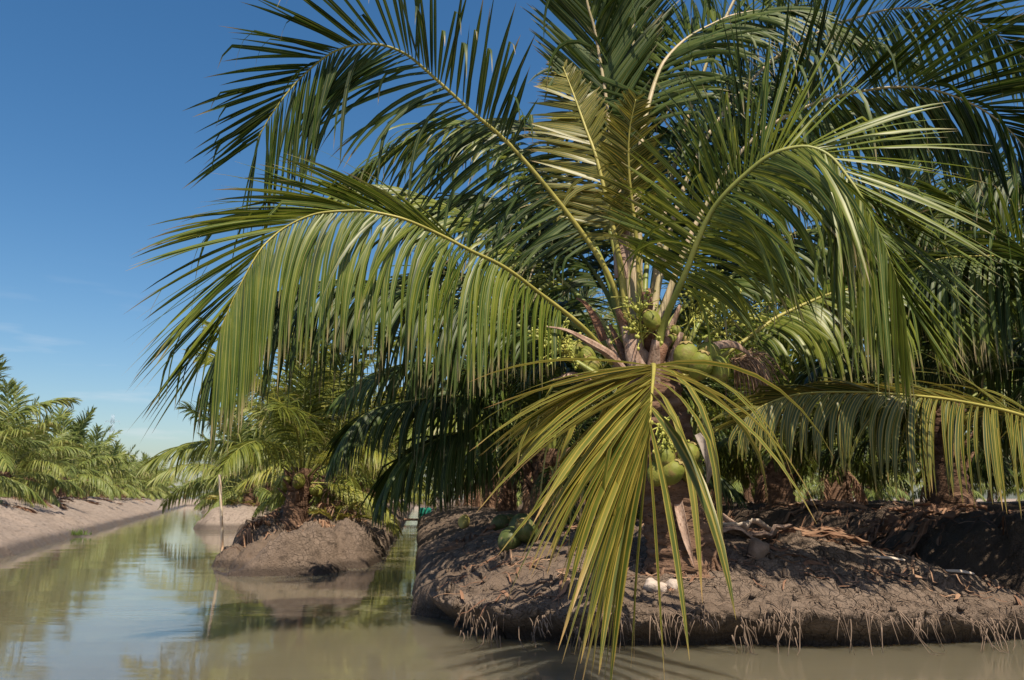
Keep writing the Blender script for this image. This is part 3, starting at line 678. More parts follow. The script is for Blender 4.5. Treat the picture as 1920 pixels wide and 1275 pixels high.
# right top ones
mf([(1220, 650, 6.6), (1300, 430, 6.65), (1400, 272, 6.7), (1517, 198, 6.7), (1623, 170, 6.65), (1690, 163, 6.6), (1747, 168, 6.6), (1805, 187, 6.6), (1858, 216, 6.6), (1910, 263, 6.6), (1960, 340, 6.6)],
   (-.05, .6, .75), n=146, L=1.2, a=(76, 14), lift=(8, 0), droop=(.12, .9), s0=.25, mat='leaf_deep', rib='rib_pale', tint=.45)
mf([(1215, 640, 6.8), (1260, 420, 6.95), (1330, 250, 7.1), (1440, 120, 7.3), (1541, 57, 7.4), (1600, 35, 7.4), (1671, 17, 7.5), (1740, 17, 7.5), (1830, 40, 7.5), (1900, 90, 7.5), (1970, 165, 7.5)],
   (-.05, .6, .75), n=140, L=1.2, a=(74, 16), lift=(10, 0), droop=(.15, .9), s0=.25, mat='leaf_deep', rib='rib_pale', tint=.45)
mf([(1215, 640, 6.9), (1250, 380, 7.1), (1310, 160, 7.3), (1400, -40, 7.5), (1520, -170, 7.6), (1660, -230, 7.7), (1800, -200, 7.7), (1930, -120, 7.7)],
   (-.05, .5, .8), n=110, L=1.15, a=(72, 20), lift=(10, 0), droop=(.3, 1.0), s0=.25, mat='leaf_deep', rib='rib_pale', tint=.45)
# right middle ones, behind the great frond
mf([(1250, 720, 6.5), (1346, 673, 6.5), (1427, 615, 6.55), (1470, 588, 6.6), (1570, 547, 6.7), (1660, 540, 6.8), (1760, 565, 6.9), (1850, 620, 7.0)],
   (0, -.2, 1), n=112, L=.98, a=(76, 20), up=(0, 1, 0), lift=(10, -20), droop=(.9, 2.2), s0=.24, mat='leaf', rib='rib_yellow', tint=.55)
mf([(1235, 700, 6.7), (1286, 650, 6.8), (1320, 590, 6.9), (1400, 490, 7.3), (1500, 435, 7.6), (1620, 430, 7.8), (1740, 480, 7.9), (1830, 560, 8.0)],
   (0, -.2, 1), n=112, L=1.05, a=(72, 20), up=(0, 1, 0), lift=(12, -5), droop=(.7, 1.6), s0=.24, mat='leaf_deep', tint=.5)
mf([(1225, 660, 6.9), (1270, 540, 7.2), (1340, 420, 7.6), (1430, 350, 7.9), (1540, 330, 8.2), (1650, 370, 8.4), (1740, 450, 8.5)],
   (0, -.2, 1), n=80, L=1.0, a=(72, 20), up=(0, 1, 0), lift=(12, 0), droop=(.7, 1.4), s0=.24, mat='leaf_deep', tint=.45)
# darker ones filling the back of the crown
for pts in ([(1215, 640, 6.8), (1290, 470, 7.2), (1380, 330, 7.6), (1480, 240, 7.9), (1600, 210, 8.2), (1720, 240, 8.4), (1820, 320, 8.5)],
            [(1215, 640, 6.9), (1240, 440, 7.4), (1300, 270, 7.9), (1390, 150, 8.3), (1500, 90, 8.6), (1620, 80, 8.9), (1740, 130, 9.0)],
            [(1215, 650, 6.8), (1300, 560, 7.2), (1400, 505, 7.6), (1510, 490, 8.0), (1620, 520, 8.3), (1720, 590, 8.4)],
            [(1205, 640, 6.9), (1215, 480, 7.3), (1250, 340, 7.7), (1310, 230, 8.0), (1400, 170, 8.3), (1490, 170, 8.5)],
            [(1165, 660, 6.9), (1060, 600, 7.3), (950, 540, 7.6), (840, 512, 7.8), (740, 530, 8.0), (650, 600, 8.0)],
            [(1180, 640, 6.9), (1120, 520, 7.3), (1040, 430, 7.6), (950, 380, 7.9), (860, 375, 8.1), (780, 420, 8.2)]):
    mf(pts, (0, -.1, 1), n=104, L=1.05, W=.036, a=(72, 20), up=(0, 1, 0), lift=(14, 2), droop=(.7, 1.3), s0=.2, mat='leaf_deep', tint=.42)
# the yellow one that reaches out towards the water and hangs its leaflets in front of the trunk
mf([(1214, 700, 6.35), (1222, 688, 5.9), (1225, 684, 5.4), (1226, 688, 4.95), (1225, 705, 4.6), (1222, 740, 4.35), (1219, 785, 4.2), (1217, 822, 4.12)],
   (0, -.4, 1), n=66, nu=.22, L=1.32, W=.064, a=(74, 8), up=(1, 0, 0), lift=(6, -16), droop=(.95, .3), s0=.36, mat='leaf_yellow', rib='rib_yellow', tint=.5, kink=.22, spread=8, gaps=.05,
   prof=[.75, .95, 1, 1, 1, .95, .95], label='yellow-green frond hanging in front of the trunk', more=dict(n=18, nu=0.0, s0=.84, L=1.28, W=.07, a=(30, 10), lift=(-10, -10), droop=(.5, .5), kink=.1, spread=7, prof=[.9, 1, 1, .95, 1, 1, 1], up=(1, 0, 0), tint=.4))

# dry sheaths, fibre and leaf bases round the crown
def spathe(pts, widths, up, mat='sheath', name='dry_sheath', curl=.8):
    C, _ = catmull(FP(*pts) - base, 16)
    V, Q = sheet(C, np.interp(np.linspace(0, 1, 16), np.linspace(0, 1, len(widths)), widths), up, curl)
    return mk(name, V, Q, None, None, [M[mat]], palm)
spathe([(1178, 706, 6.2), (1140, 672, 6.1), (1105, 648, 6.0), (1062, 622, 5.95), (1022, 613, 5.95)], [.03, .065, .05, .02, .004], (.2, -.6, .7), curl=.9)
spathe([(1268, 700, 6.3), (1300, 660, 6.2), (1340, 642, 6.15), (1378, 640, 6.1), (1412, 668, 6.1)], [.03, .06, .065, .05, .008], (.1, .5, -.8), curl=.9)
spathe([(1030, 715, 6.6), (1050, 712, 6.6), (1075, 705, 6.6), (1110, 720, 6.6)], [.005, .03, .04, .03], (0, -.5, .8))
spathe([(1325, 905, 6.3), (1327, 870, 6.2), (1318, 840, 6.15), (1305, 815, 6.15)], [.008, .045, .06, .03], (.3, -.9, .2), 'sheath_grey', 'pale_sheath')
spathe([(1302, 1062, 6.2), (1290, 1020, 6.22), (1279, 975, 6.25), (1272, 935, 6.3), (1280, 905, 6.35)], [.004, .03, .045, .04, .03], (-.3, -1, 0), 'sheath', 'dry_sheath', .7)
spathe([(1228, 700, 6.3), (1200, 668, 6.25), (1180, 640, 6.28), (1170, 610, 6.32)], [.07, .075, .06, .03], (.2, 1, .1), 'sheath', 'dry_sheath', 1.0)
spathe([(1196, 690, 6.2), (1190, 660, 6.2), (1188, 636, 6.22)], [.085, .09, .08], (.05, 1, .1), 'sheath', 'dry_sheath', .7)
spathe([(1230, 690, 6.25), (1240, 660, 6.22), (1256, 634, 6.25)], [.07, .06, .04], (-.1, 1, .1), 'fibre', 'fibre_mat', 1.0)
spathe([(1165, 520, 6.42), (1166, 470, 6.42), (1172, 420, 6.42), (1168, 395, 6.42)], [.06, .07, .05, .015], (.1, 1, .1), 'sheath', 'dry_sheath', .9)
spathe([(1215, 600, 6.3), (1216, 565, 6.32), (1218, 540, 6.35)], [.03, .05, .012], (0, 1, .1), 'fibre', 'dry_sheath', .9)
spathe([(1128, 640, 6.7), (1112, 600, 6.7), (1096, 572, 6.7), (1080, 560, 6.7)], [.05, .045, .03, .01], (.3, -.8, .5), 'fibre', 'dry_sheath', .9)
tb = Bag()                                        # swollen crown shaft of clasped leaf bases
for i in range(16):
    az = i * 2.399; r_ = .17 - .004 * i; zz = at(1212, 740 - i * 7, 6.5) - base
    o_ = A3(math.cos(az), math.sin(az), 0)
    pts = np.array([zz + o_ * r_ * .7 + A3(0, 0, -.12), zz + o_ * (r_ + .03), zz + o_ * (r_ + .10) + A3(0, 0, .17), zz + o_ * (r_ + .17) + A3(0, 0, .33)])
    Cc, _ = catmull(pts, 9); V, Q, T3, al = tube(Cc, np.linspace(.1, .03, 9), 8, .5, o_ + A3(0, 0, .2)); 
    mk('leaf_base', V, Q, T3, None, [M['sheath' if i % 3 else 'fibre']], palm)
# root flare and rubble of root stubs at the foot
rb = Bag()
for i in range(60):
    az = rng.uniform(0, 6.283); r1_ = .3 + rng.uniform(0, .05)
    p0 = A3(math.cos(az) * .24, math.sin(az) * .24, rng.uniform(.05, .24)); p1 = A3(math.cos(az) * r1_, math.sin(az) * r1_, rng.uniform(.0, .08)); p2 = A3(math.cos(az) * (r1_ + .1), math.sin(az) * (r1_ + .1), -.12)
    Cc, _ = catmull(np.array([p0, p1, p2]), 7); V, Q, T3, al = tube(Cc, rng.uniform(.008, .016), 5); rb.add(V, Q, T3)
rb.build('root_collar', [M['trunk']], palm)

for (px, py, Y, s) in ((1287, 671, 6.05, 1.05), (1312, 686, 6.0, 1.0), (1328, 668, 6.1, 1.0), (1348, 692, 6.05, .95),
                       (1246, 856, 6.1, .9), (1290, 854, 6.15, .88), (1260, 886, 6.07, .92), (1236, 886, 6.15, .95), (1298, 884, 6.25, .95),
                       (1076, 660, 6.75, .9), (1100, 670, 6.75, .9), (1112, 690, 6.65, .9),
                       (1222, 600, 6.12, .72), (1190, 612, 6.25, .55), (1268, 622, 6.4, .5), (1260, 640, 6.4, .55)):
    coconut(palm, at(px, py, Y) - base, (rng.uniform(-.6, .6), rng.uniform(-.6, .6), rng.uniform(0, 6)), s)
for (px, py, Y, d_, L_) in ((1205, 660, 6.3, (-.1, -.35, .9), .42), (1275, 640, 6.5, (.45, -.1, .8), .5), (1090, 690, 6.6, (-.5, -.3, .5), .4), (1230, 790, 6.3, (.1, -.8, -.5), .3), (1310, 640, 6.6, (.8, .0, .5), .5)):
    flower_geo(rng, L_, 40, d_, at(px, py, Y) - base).build('flower_stalk', [M['flower']], palm)
# withered, thready flower stalk on the right
fb = Bag()
for i in range(130):
    p0 = at(1385 + rng.normal(0, 8), 672, 6.25) - base; d = nrm(A3(.7, -.1, -.35) + rng.normal(0, .35, 3)); ln = rng.uniform(.15, .42)
    Cc, _ = catmull(np.array([p0, p0 + d * ln * .5, p0 + nrm(d + G * .7) * ln]), 6); V, Q, T3, al = tube(Cc, .0035, 4); fb.add(V, Q, T3)
fb.build('withered_flower_stalk', [M['rib_dry']], palm)

# ------------------------------------------------------------------ other palms
def palm_tree(loc, label, level, seed, h=.9, size=1.0, nf=18, mat='leaf', nuts=0, group='coconut palms of the plantation', r=.2, skip=None):
    rg = np.random.default_rng(seed)
    p = empty('coconut_palm', loc, label, 'palm tree', group)
    tb_, top = trunk_geo(rg, h, r, (rg.normal(0, .06), rg.normal(0, .06)), 12 if level < 2 else 8, 30 if level < 2 else 12, 14 if level < 2 else 5)
    tb_.build('trunk', [M['trunk']], p)
    pr = get_protos(level, mat)
    parts = []
    for i in range(nf):
        az = i * 2.39996 + rg.normal(0, .2); age = min(7, max(0, int(i / nf * 8 + rg.normal(0, .4))))
        c = [q for q in pr if q[0] == age]; q = c[rg.integers(len(c))]
        s = size * rg.uniform(.88, 1.12) * (.95, 1, 1, .95, .88, .8, .72, .62)[age]
        zoff = top[2] - .32 * (i / nf) * (r / .2)
        if skip and skip(az % 6.2832, age): continue
        parts.append((q, az, s, A3(top[0] + math.cos(az) * .08, top[1] + math.sin(az) * .08, zoff)))
    if level < 2:
        for q, az, s, pos in parts:
            f = obj('frond', q[1], p, pos); f.rotation_euler = (rg.normal(0, .1), 0, az); f.scale = (s,) * 3
            if q[2] is not None: obj('midrib', q[2], f)
    else:
        VV, QQ, TT, mi_q, mi_t = [], [], [], [], []; AA = {}; n0 = 0
        for q, az, s, pos in parts:
            V, Q, T3, A_, mi = q[1]; c_, s_ = math.cos(az), math.sin(az)
            W_ = V * s; W_ = np.stack([W_[:, 0] * c_ - W_[:, 1] * s_, W_[:, 0] * s_ + W_[:, 1] * c_, W_[:, 2]], 1) + pos
            VV.append(W_); QQ.append(Q + n0); TT.append(T3 + n0); mi_q.append(mi[:len(Q)]); mi_t.append(mi[len(Q):]); n0 += len(V)
            for k, a_ in A_.items(): AA.setdefault(k, []).append(a_)
        mk('crown', np.vstack(VV), np.vstack(QQ), np.vstack(TT), {k: np.concatenate(a_) for k, a_ in AA.items()}, [M[mat], M['rib']], p, midx=np.r_[np.concatenate(mi_q), np.concatenate(mi_t)])
    if level > 0:                                 # dead fronds hanging down the trunk
        dp_ = [q for q in get_protos(1, 'leaf_dry') if q[0] == 7][0]
        for i in range(2 if level == 1 else 1):
            az = rg.uniform(0, 6.283)
            f = obj('dead_frond', dp_[1], p, A3(top[0] + math.cos(az) * r * .6, top[1] + math.sin(az) * r * .6, top[2] - .3)); f.rotation_euler = (0, R(rg.uniform(22, 42)), az); f.scale = (.42 * size, .34 * size, .4 * size)
    for i in range(nuts):
        az = rg.uniform(0, 6.283); rr = r + .08
        coconut(p, (top[0] + math.cos(az) * rr, top[1] + math.sin(az) * rr, top[2] - rg.uniform(.15, .45)), (rg.normal(0, .5), rg.normal(0, .5), 0), rg.uniform(.85, 1.1))
    return p

# second palm on the near bank, behind the main one
x_, y_ = .45, 10.6; b2 = A3(x_, y_, H_A(x_, y_) - .03)
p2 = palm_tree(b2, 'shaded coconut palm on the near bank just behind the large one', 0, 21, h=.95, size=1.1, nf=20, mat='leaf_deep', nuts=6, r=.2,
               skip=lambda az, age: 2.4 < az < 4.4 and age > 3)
rng2 = np.random.default_rng(8)
for pts in ([(1020, 800, 10.5), (926, 756, 10.1), (858, 742, 9.8), (789, 748, 9.6), (700, 768, 9.5), (655, 805, 9.4), (628, 850, 9.4)],
            [(1015, 820, 10.4), (926, 805, 9.9), (842, 815, 9.6), (789, 840, 9.5), (746, 868, 9.4), (712, 930, 9.4)],
            [(1018, 790, 10.5), (940, 720, 10.3), (860, 690, 10.1), (780, 680, 10), (700, 700, 9.9), (640, 740, 9.9)]):
    frond(p2, b2, FP(*pts), (0, 0, 1), rng2, mat='leaf_deep', n=86, L=1.0, a=(72, 18), up=(0, 1, 0), lift=(5, -20), droop=(1.0, 2.2), s0=.16, tint=.45)

# palm beyond the right edge that reaches into the picture
b3 = A3(5.75, 6.6, H_C(5.75, 6.6) - .03)
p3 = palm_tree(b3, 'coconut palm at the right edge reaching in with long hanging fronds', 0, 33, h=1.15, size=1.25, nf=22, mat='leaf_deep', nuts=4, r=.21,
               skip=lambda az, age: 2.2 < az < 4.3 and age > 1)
rng3 = np.random.default_rng(9)
def rf(pts, nh, **kw): return frond(p3, b3, FP(*pts), nh, rng3, **kw)
rf([(2260, 740, 6.7), (2150, 590, 6.8), (2040, 515, 6.9), (1920, 484, 6.9), (1814, 481, 6.9), (1747, 490, 6.9), (1690, 525, 6.9), (1645, 580, 6.9)],
   (0, .1, 1), n=124, L=1.25, W=.036, a=(78, 20), up=(0, 1, 0), lift=(28, -30), droop=(.4, 2.4), s0=.16, mat='leaf_deep', rib='rib_yellow', tint=.5)
rf([(2260, 900, 6.4), (2060, 835, 6.2), (1920, 780, 6.0), (1814, 755, 5.9), (1719, 742, 5.8), (1599, 735, 5.8), (1503, 738, 5.8), (1440, 756, 5.8), (1395, 785, 5.8)],
   (0, -.1, 1), n=118, L=.8, W=.044, a=(82, 20), up=(0, 1, 0), lift=(28, -46), droop=(.7, 3.0), s0=.16, mat='leaf_yellow', rib='rib_yellow', tint=.22, kink=.35)
rf([(2250, 720, 6.7), (2150, 500, 7.0), (2050, 380, 7.3), (1930, 330, 7.5), (1820, 350, 7.6), (1740, 420, 7.7)],
   (0, .1, 1), n=86, L=1.1, a=(76, 20), up=(0, 1, 0), lift=(20, -20), droop=(.6, 1.8), s0=.18, mat='leaf_deep', tint=.5)
rf([(2250, 780, 7.0), (2100, 680, 7.4), (1960, 640, 7.8), (1840, 640, 8.0), (1740, 670, 8.2), (1660, 720, 8.2)],
   (0, .1, 1), n=80, L=1.0, a=(76, 20), up=(0, 1, 0), lift=(10, -20), droop=(1.0, 2.2), s0=.18, mat='leaf_deep', tint=.45)

# island palm
xb, yb = -3.86, 14.5
palm_tree((xb, yb, H_B(xb, yb) - .04), 'coconut palm with a dark stubby trunk standing on the rounded island bank', 0, 44, h=1.05, size=1.04, nf=26, mat='leaf_sunny', nuts=12, r=.21, skip=lambda az, age: (age > 4 and 3.6 < az < 5.7) or (age > 3 and 2.6 < az < 3.8) or (age > 1 and 2.3 < az < 3.2))
# rest of the plantation, right and behind
def bank_palm(k, y, hf, label, level, seed, **kw):
    x = row_x(k, y) + kw.pop('dx', 0); return palm_tree((x, y, hf(x, y) - .04), label, level, seed, **kw)
bank_palm(1, 10.4, H_C, 'shaded palm on the dark right bank, nearest of its row to the ditch', 0, 51, h=1.35, size=1.15, nf=22, mat='leaf_deep', nuts=6, dx=.5, skip=lambda az, age: age > 5)
bank_palm(1, 14.2, H_C, 'shaded palm with a bare brown trunk on the dark right bank behind the large palm', 0, 52, h=1.3, size=1.15, nf=22, mat='leaf', nuts=8, skip=lambda az, age: age > 5)
GL = 'palm deep in the shaded grove behind the right bank'; GG = 'palms of the grove behind the right bank'
n_ = 60
for k, ys in ((1, (18.4, 22.5, 27, 32)), (2, (12.2, 16.4, 20.6, 25, 30)), (3, (14.5, 18.8, 23, 28)), (4, (19, 24, 29.5)), (5, (24, 30)), (0, (15.2, 19.6, 24.2, 29, 35))):
    for y in ys:
        n_ += 1; hf = H_C if k == 1 else H_A if k == 0 else H_R[k]
        bank_palm(k, y, hf, GL if k else 'palm farther along the near bank, hidden in the shade of the ones before it', 1, n_, h=1.3 + .1 * (n_ % 3), size=1.2 + .1 * (n_ % 3), nf=22, mat='leaf' if n_ % 2 else 'leaf_deep', skip=lambda az, age: age > 5,
                  group=GG if k else 'palms farther along the near bank')
for k, hf, ys, gl, gg in ((-1, H_B, (19.2, 23.6, 28, 33, 38, 44, 51), 'sunlit palm farther along the island bank behind the stubby one', 'palms along the island bank'),
                          (-2, H_B2, (29.8, 34.5, 39, 44, 49, 55), 'sunlit palm on the far island bank beyond the bamboo stake', 'palms along the far island banks'),
                          (-3, H_B3, (46, 51, 56, 62, 68), 'sunlit palm on the far island bank beyond the bamboo stake', 'palms along the far island banks'),
                          (-4, H_B4, (62, 67, 73, 80), 'sunlit palm on the far island bank beyond the bamboo stake', 'palms along the far island banks')):
    for y in ys:
        n_ += 1; bank_palm(k, y, hf, gl, 1, n_, h=.85 + .1 * (n_ % 3), size=1.05 + .08 * (n_ % 4), nf=22, mat='leaf_sunny' if k == -1 else 'leaf_far', group=gg, dx=.0, skip=(lambda az, age: age > 5) if k == -1 else None)

# left bank: first the near ones, then rows that run into the distance
LG = 'palms in rows on the left bank'
def left_palm(t, o, label, level, seed, **kw):
    p = left_pt(t, o); return palm_tree((p[0], p[1], H_L(o) - .05), label, level, seed, group=LG, **kw)
left_palm(12.0, 3.6, 'palm on the left bank cut by the left edge of the photo', 1, 201, h=1.0, size=1.1, nf=22, mat='leaf_far', nuts=4)
left_palm(18.6, 3.7, 'nearest whole palm on the left bank with dry fronds heaped at its foot', 1, 202, h=1.0, size=1.04, nf=24, mat='leaf_far', nuts=8)
left_palm(23.6, 3.7, 'palm on the left bank just past the one with dry fronds heaped at its foot', 1, 203, h=.9, size=.9, nf=24, mat='leaf_far', nuts=4)
FARP = [palm_tree((0, 0, 0), 'small far palm in the rows along the left bank', 2, 300 + i, h=1.1 + .1 * i, size=1.0 + .09 * i, nf=18, mat='leaf_far', group=LG, skip=lambda az, age: age > 6) for i in range(4)]
used = set(); rnd = random.Random(4)
def far_palm(x, y, z, label=None, group=None):
    i = rnd.randrange(4)
    if i not in used and label is None: used.add(i); o = FARP[i]
    else:
        o = copy_tree(FARP[i])
        if label: o['label'] = label; o['group'] = group
    o.location = (x, y, z); o.rotation_euler = (rnd.gauss(0, .07), rnd.gauss(0, .07), rnd.uniform(0, 6.28)); s = rnd.uniform(.7, 1.0); o.scale = (s, s, s * rnd.uniform(.92, 1.1))
for o_, t0, step in ((3.7, 29, 5.4), (8.2, 14.5, 5.4), (12.6, 19.5, 5.6), (17, 26, 6)):
    t = t0
    while t < 118:
        p = left_pt(t + rnd.uniform(-.7, .7), o_ + rnd.uniform(-.5, .5)); far_palm(p[0], p[1], H_L(o_) - .05); t += step
for k in (1, 2, 3, 4, 5):
    for i in range(5):
        y = 35.5 + 5.2 * i + rnd.uniform(-.6, .6); far_palm(row_x(k, y) + rnd.uniform(-.4, .4), y, .78, 'palm at the very back of the right grove seen through the fronds', 'palms at the back of the right grove')
for i in range(26):
    far_palm(-62 + i * 3.4 + rnd.uniform(-.8, .8), 122 + rnd.uniform(0, 9), .85, 'distant palm in the row closing the end of the canal', 'distant palms at the end of the canals')
for i in range(24):
    far_palm(22 + i * 2.2 + rnd.uniform(-.8, .8) - 4 * 5 * (i % 2), 36 + rnd.uniform(0, 12), .8, 'palm at the very back of the right grove seen through the fronds', 'palms at the back of the right grove')

# ------------------------------------------------------------------ small things
# stake in the canal
sb = at(419, 1033, 16.0); sb[2] = -.3; stp = at(412, 890, 16.0)
stake = empty('bamboo_stake', sb, 'thin orange bamboo stake standing upright in the canal', 'stake')
C, _ = catmull(np.array([A3(0, 0, 0), (stp - sb) * .5 + A3(.012, 0, 0), stp - sb]), 40)
rr = .028 * (1 + .12 * (np.arange(40) % 8 == 0)); V, Q, T3, al = tube(C, rr, 10); mk('pole', V, Q, T3, None, [M['bamboo']], stake)

# white stones and the brown husk on the slope
def stone(px, py, Y, r, label, name='stone', mat='stone', seed=1, squash=.75, group=None, hf=H_A):
    p = at(px, py, Y); rg = np.random.default_rng(seed)
    V = NUT_V / .095 * r * A3(1, 1, squash)
    V = V * (1 + np.array([mn.noise(Vector(v / r * 1.1 + seed)) for v in V])[:, None] * .3)
    p[2] = hf(p[0], p[1]) + r * .55
    o = mk(name, V, NUT_Q, None, None, [M[mat]], None, p); o.rotation_euler = (0, 0, rg.uniform(0, 6)); return tag(o, label, 'stone' if name == 'stone' else 'husk', group)
stone(1222, 1100, 6.05, .058, 'white rounded stone left of two others at the foot of the trunk', seed=1, group='white stones')
stone(1240, 1102, 6.05, .046, 'small white stone between two larger ones at the foot of the trunk', seed=2, group='white stones')
stone(1261, 1100, 6.05, .055, 'white egg-shaped stone right of two others at the foot of the trunk', seed=3, group='white stones')
stone(1420, 1045, 6.45, .085, 'brown dried coconut husk on the bank right of the trunk', 'coconut_husk', 'stone_brown', 4, .9)
def chip(px, py, Y, l, wd, rz, label):
    p = at(px, py, Y); p[2] = H_A(p[0], p[1]) + .02
    rg = np.random.default_rng(int(px)); C = np.stack([np.linspace(-l / 2, l / 2, 12), np.zeros(12), .012 * np.sin(np.linspace(0, 3, 12))], 1)
    V, Q = sheet(C, wd / 2 * np.r_[.5, .8, .95, 1, 1, .96, 1, .9, .94, .85, .7, .4], (0, 0, -1), .5, 7, .012)
    o = mk('wood_chip', V, Q, None, None, [M['wood_pale']], None, p); o.rotation_euler = (R(18), R(6), rz); tag(o, label, 'wood chip', 'pale wood chips')
chip(1668, 1052, 6.7, .24, .06, R(-8), 'pale flat wood chip on the bank crest, nearer the trunk of the two')
chip(1800, 1072, 6.5, .2, .06, R(-20), 'pale flat wood chip lying farther down the right end of the bank')

# green nuts lying on the near bank
for (px, py, Y, s, kind, lab) in ((957, 1045, 7.6, 1.15, 'nut_dark', 'green coconut on the ground, left of a touching pair'), (989, 1045, 7.55, 1.15, 'nut_dark', 'green coconut on the ground, right of a touching pair'),
                                  (975, 992, 8.6, 1.2, 'nut_dark', 'large green coconut standing on the bank behind a touching pair'), (938, 975, 9.6, 1.0, 'nut_dark', 'green coconut lying farthest left on the near bank'),
                                  (958, 972, 9.8, 1.0, 'nut_dark', 'green coconut lying in shade behind the large standing one'), (870, 958, 13, 1.0, 'nut_yellow', 'yellow coconut lying on the far edge of the near bank')):
    p = at(px, py, Y); p[2] = H_A(p[0], p[1]) + .085 * s
    o = coconut(None, p, (rng.uniform(.5, 1.4), rng.uniform(-.5, .5), rng.uniform(0, 6)), s, kind); o.name = 'fallen_coconut'; tag(o, lab, 'coconut', 'coconuts lying on the bank')

# dry fallen fronds
def dry(x, y, hf, rz, s, label, group, seed=None):
    """a withered frond lying on the ground: its rachis and leaflets follow the slope under them"""
    sd = int(abs(x * 131 + y * 17 + rz * 7)) % 9973 if seed is None else seed
    rg = np.random.default_rng(sd); u = np.linspace(0, 1, 30); Lf = 1.5 * s
    a0 = rz + .5 * rg.normal(0, .5) * u; h = Lf / 29
    X = x + np.r_[0, np.cumsum(np.cos(a0[:-1]) * h)]; Y = y + np.r_[0, np.cumsum(np.sin(a0[:-1]) * h)]
    C = np.stack([X, Y, .05 + .05 * np.sin(u * 5 + sd)], 1)
    b = Bag(); leaflets(b, C, (0, 0, 1), rg, n=32, L=.5 * s, W=.03, a=(40, 14), up=(0, 1, 0), lift=(6, 6), droop=(.2, .2), s0=.2, seg=5, kink=.0, spread=10, cut=.2)
    V, Q, T3, al = rachis(C, .026, .004, 6); b.add(V, Q, T3, tint=.6, across=.5, along=.3)
    V = np.concatenate(b.V); V[:, 2] = np.maximum(V[:, 2], .005) + np.array([max(hf(p[0], p[1]), -.02) for p in V])
    org = A3(x, y, hf(x, y)); o = mk('dry_frond', V - org, np.concatenate(b.Q), np.concatenate(b.T), {k: np.concatenate(q) for k, q in b.A.items()}, [M['leaf_dry']], None, org)
    return tag(o, label, 'dry frond', group)
def H_left(x, y):
    return H_L(float((A3(x, y, 0) - L0) @ LN))
for i, t in enumerate((10.2, 11.6, 12.6, 17.2, 18.0, 18.6, 19.3, 20.2, 23.5, 25.2, 29, 31, 36, 38, 43, 48, 55, 62, 70)):
    for j in range(2 if i < 12 else 1):
        off = rnd.uniform(2.1, 3.3); p = left_pt(t + rnd.uniform(-.5, .5), off)
        dry(p[0], p[1], H_left, rnd.uniform(-1.5, .3) - .4, rnd.uniform(.8, 1.2), 'reddish dry frond lying at the foot of the left bank palms', 'dry fronds along the left bank')
for (dx, dy, rz, s) in ((.2, -.5, -.9, .8), (-.3, -.5, -1.9, .7), (.5, .6, -1.2, .9), (.2, 1.4, -1.0, .9), (-.3, .5, -2.0, .7), (.5, 2.6, -1.2, .9), (.45, 1.0, -1.4, .9)):
    x, y = xb + dx, yb + dy; dry(x, y, H_B, rz, s, 'brown dry frond lying round the trunk of the island palm', 'dry fronds on the island bank')
for (k, y, l, rz, s) in ((1, 11.5, -.4, 2.8, 1), (1, 12.6, -.7, .3, 1), (1, 10.2, -.2, 3.4, 1.1), (1, 9.5, .3, 2.6, 1), (1, 13.6, -.3, .2, 1), (1, 9.0, -.3, 3.0, .9), (1, 15, -.6, 2.9, 1)):
    x = row_x(k, y) + l; dry(x, y, H_C, rz, s, 'brown dry frond lying on the dark right bank', 'dry fronds on the right bank')
for (px, py, Y, rz, s, lab) in ((1360, 1002, 7.2, .1, .75, 'pale dry frond lying beside the trunk on the bank crest'), (1010, 1000, 8.6, .3, .9, 'orange brown dry frond on the near bank left of the trunk'),
                                (1080, 985, 9.2, 2.9, 1.0, 'dull dry frond in the shade behind the trunk'), (925, 985, 9.4, 2.2, .8, 'dry frond on the left shoulder of the near bank')):
    p = at(px, py, Y); dry(p[0], p[1], H_A, rz, s, lab, None)

# pale fallen sheaths heaped on the crest, right of the trunk
for i, (px, py, Y, ln, wd, rz, lab) in enumerate(((1372, 1004, 7.0, .62, .085, .12, 'broad pale fallen sheath lying nearest the trunk on the bank crest'), (1405, 996, 7.2, .7, .05, .35, 'slim pale fallen sheath leaning across the others on the bank crest'),
                                     (1430, 1003, 7.1, .5, .07, -.25, 'pale fallen sheath at the right end of the heap on the bank crest'), (1350, 996, 7.3, .5, .06, 2.7, 'dull fallen sheath at the back of the heap on the bank crest'))):
    p = at(px, py, Y); u = np.linspace(-.5, .5, 14); X = p[0] + u * ln * math.cos(rz); Yv = p[1] + u * ln * math.sin(rz)
    C = np.stack([X, Yv, np.array([H_A(a, b) for a, b in zip(X, Yv)]) + .05 + .03 * i * (u + .5) + .04 * np.cos(u * 5)], 1)
    V, Q = sheet(C, wd * np.interp(u, [-.5, -.3, .1, .4, .5], [.3, 1, .9, .5, .1]), (0, .2, 1) if i % 2 else (0, -.3, -1), .9, 9, .006)
    tag(mk('fallen_sheath', V - p, Q, None, None, [M['sheath' if i != 1 else 'wood_pale']], None, p), lab, 'dry sheath', 'fallen sheaths heaped on the bank crest')

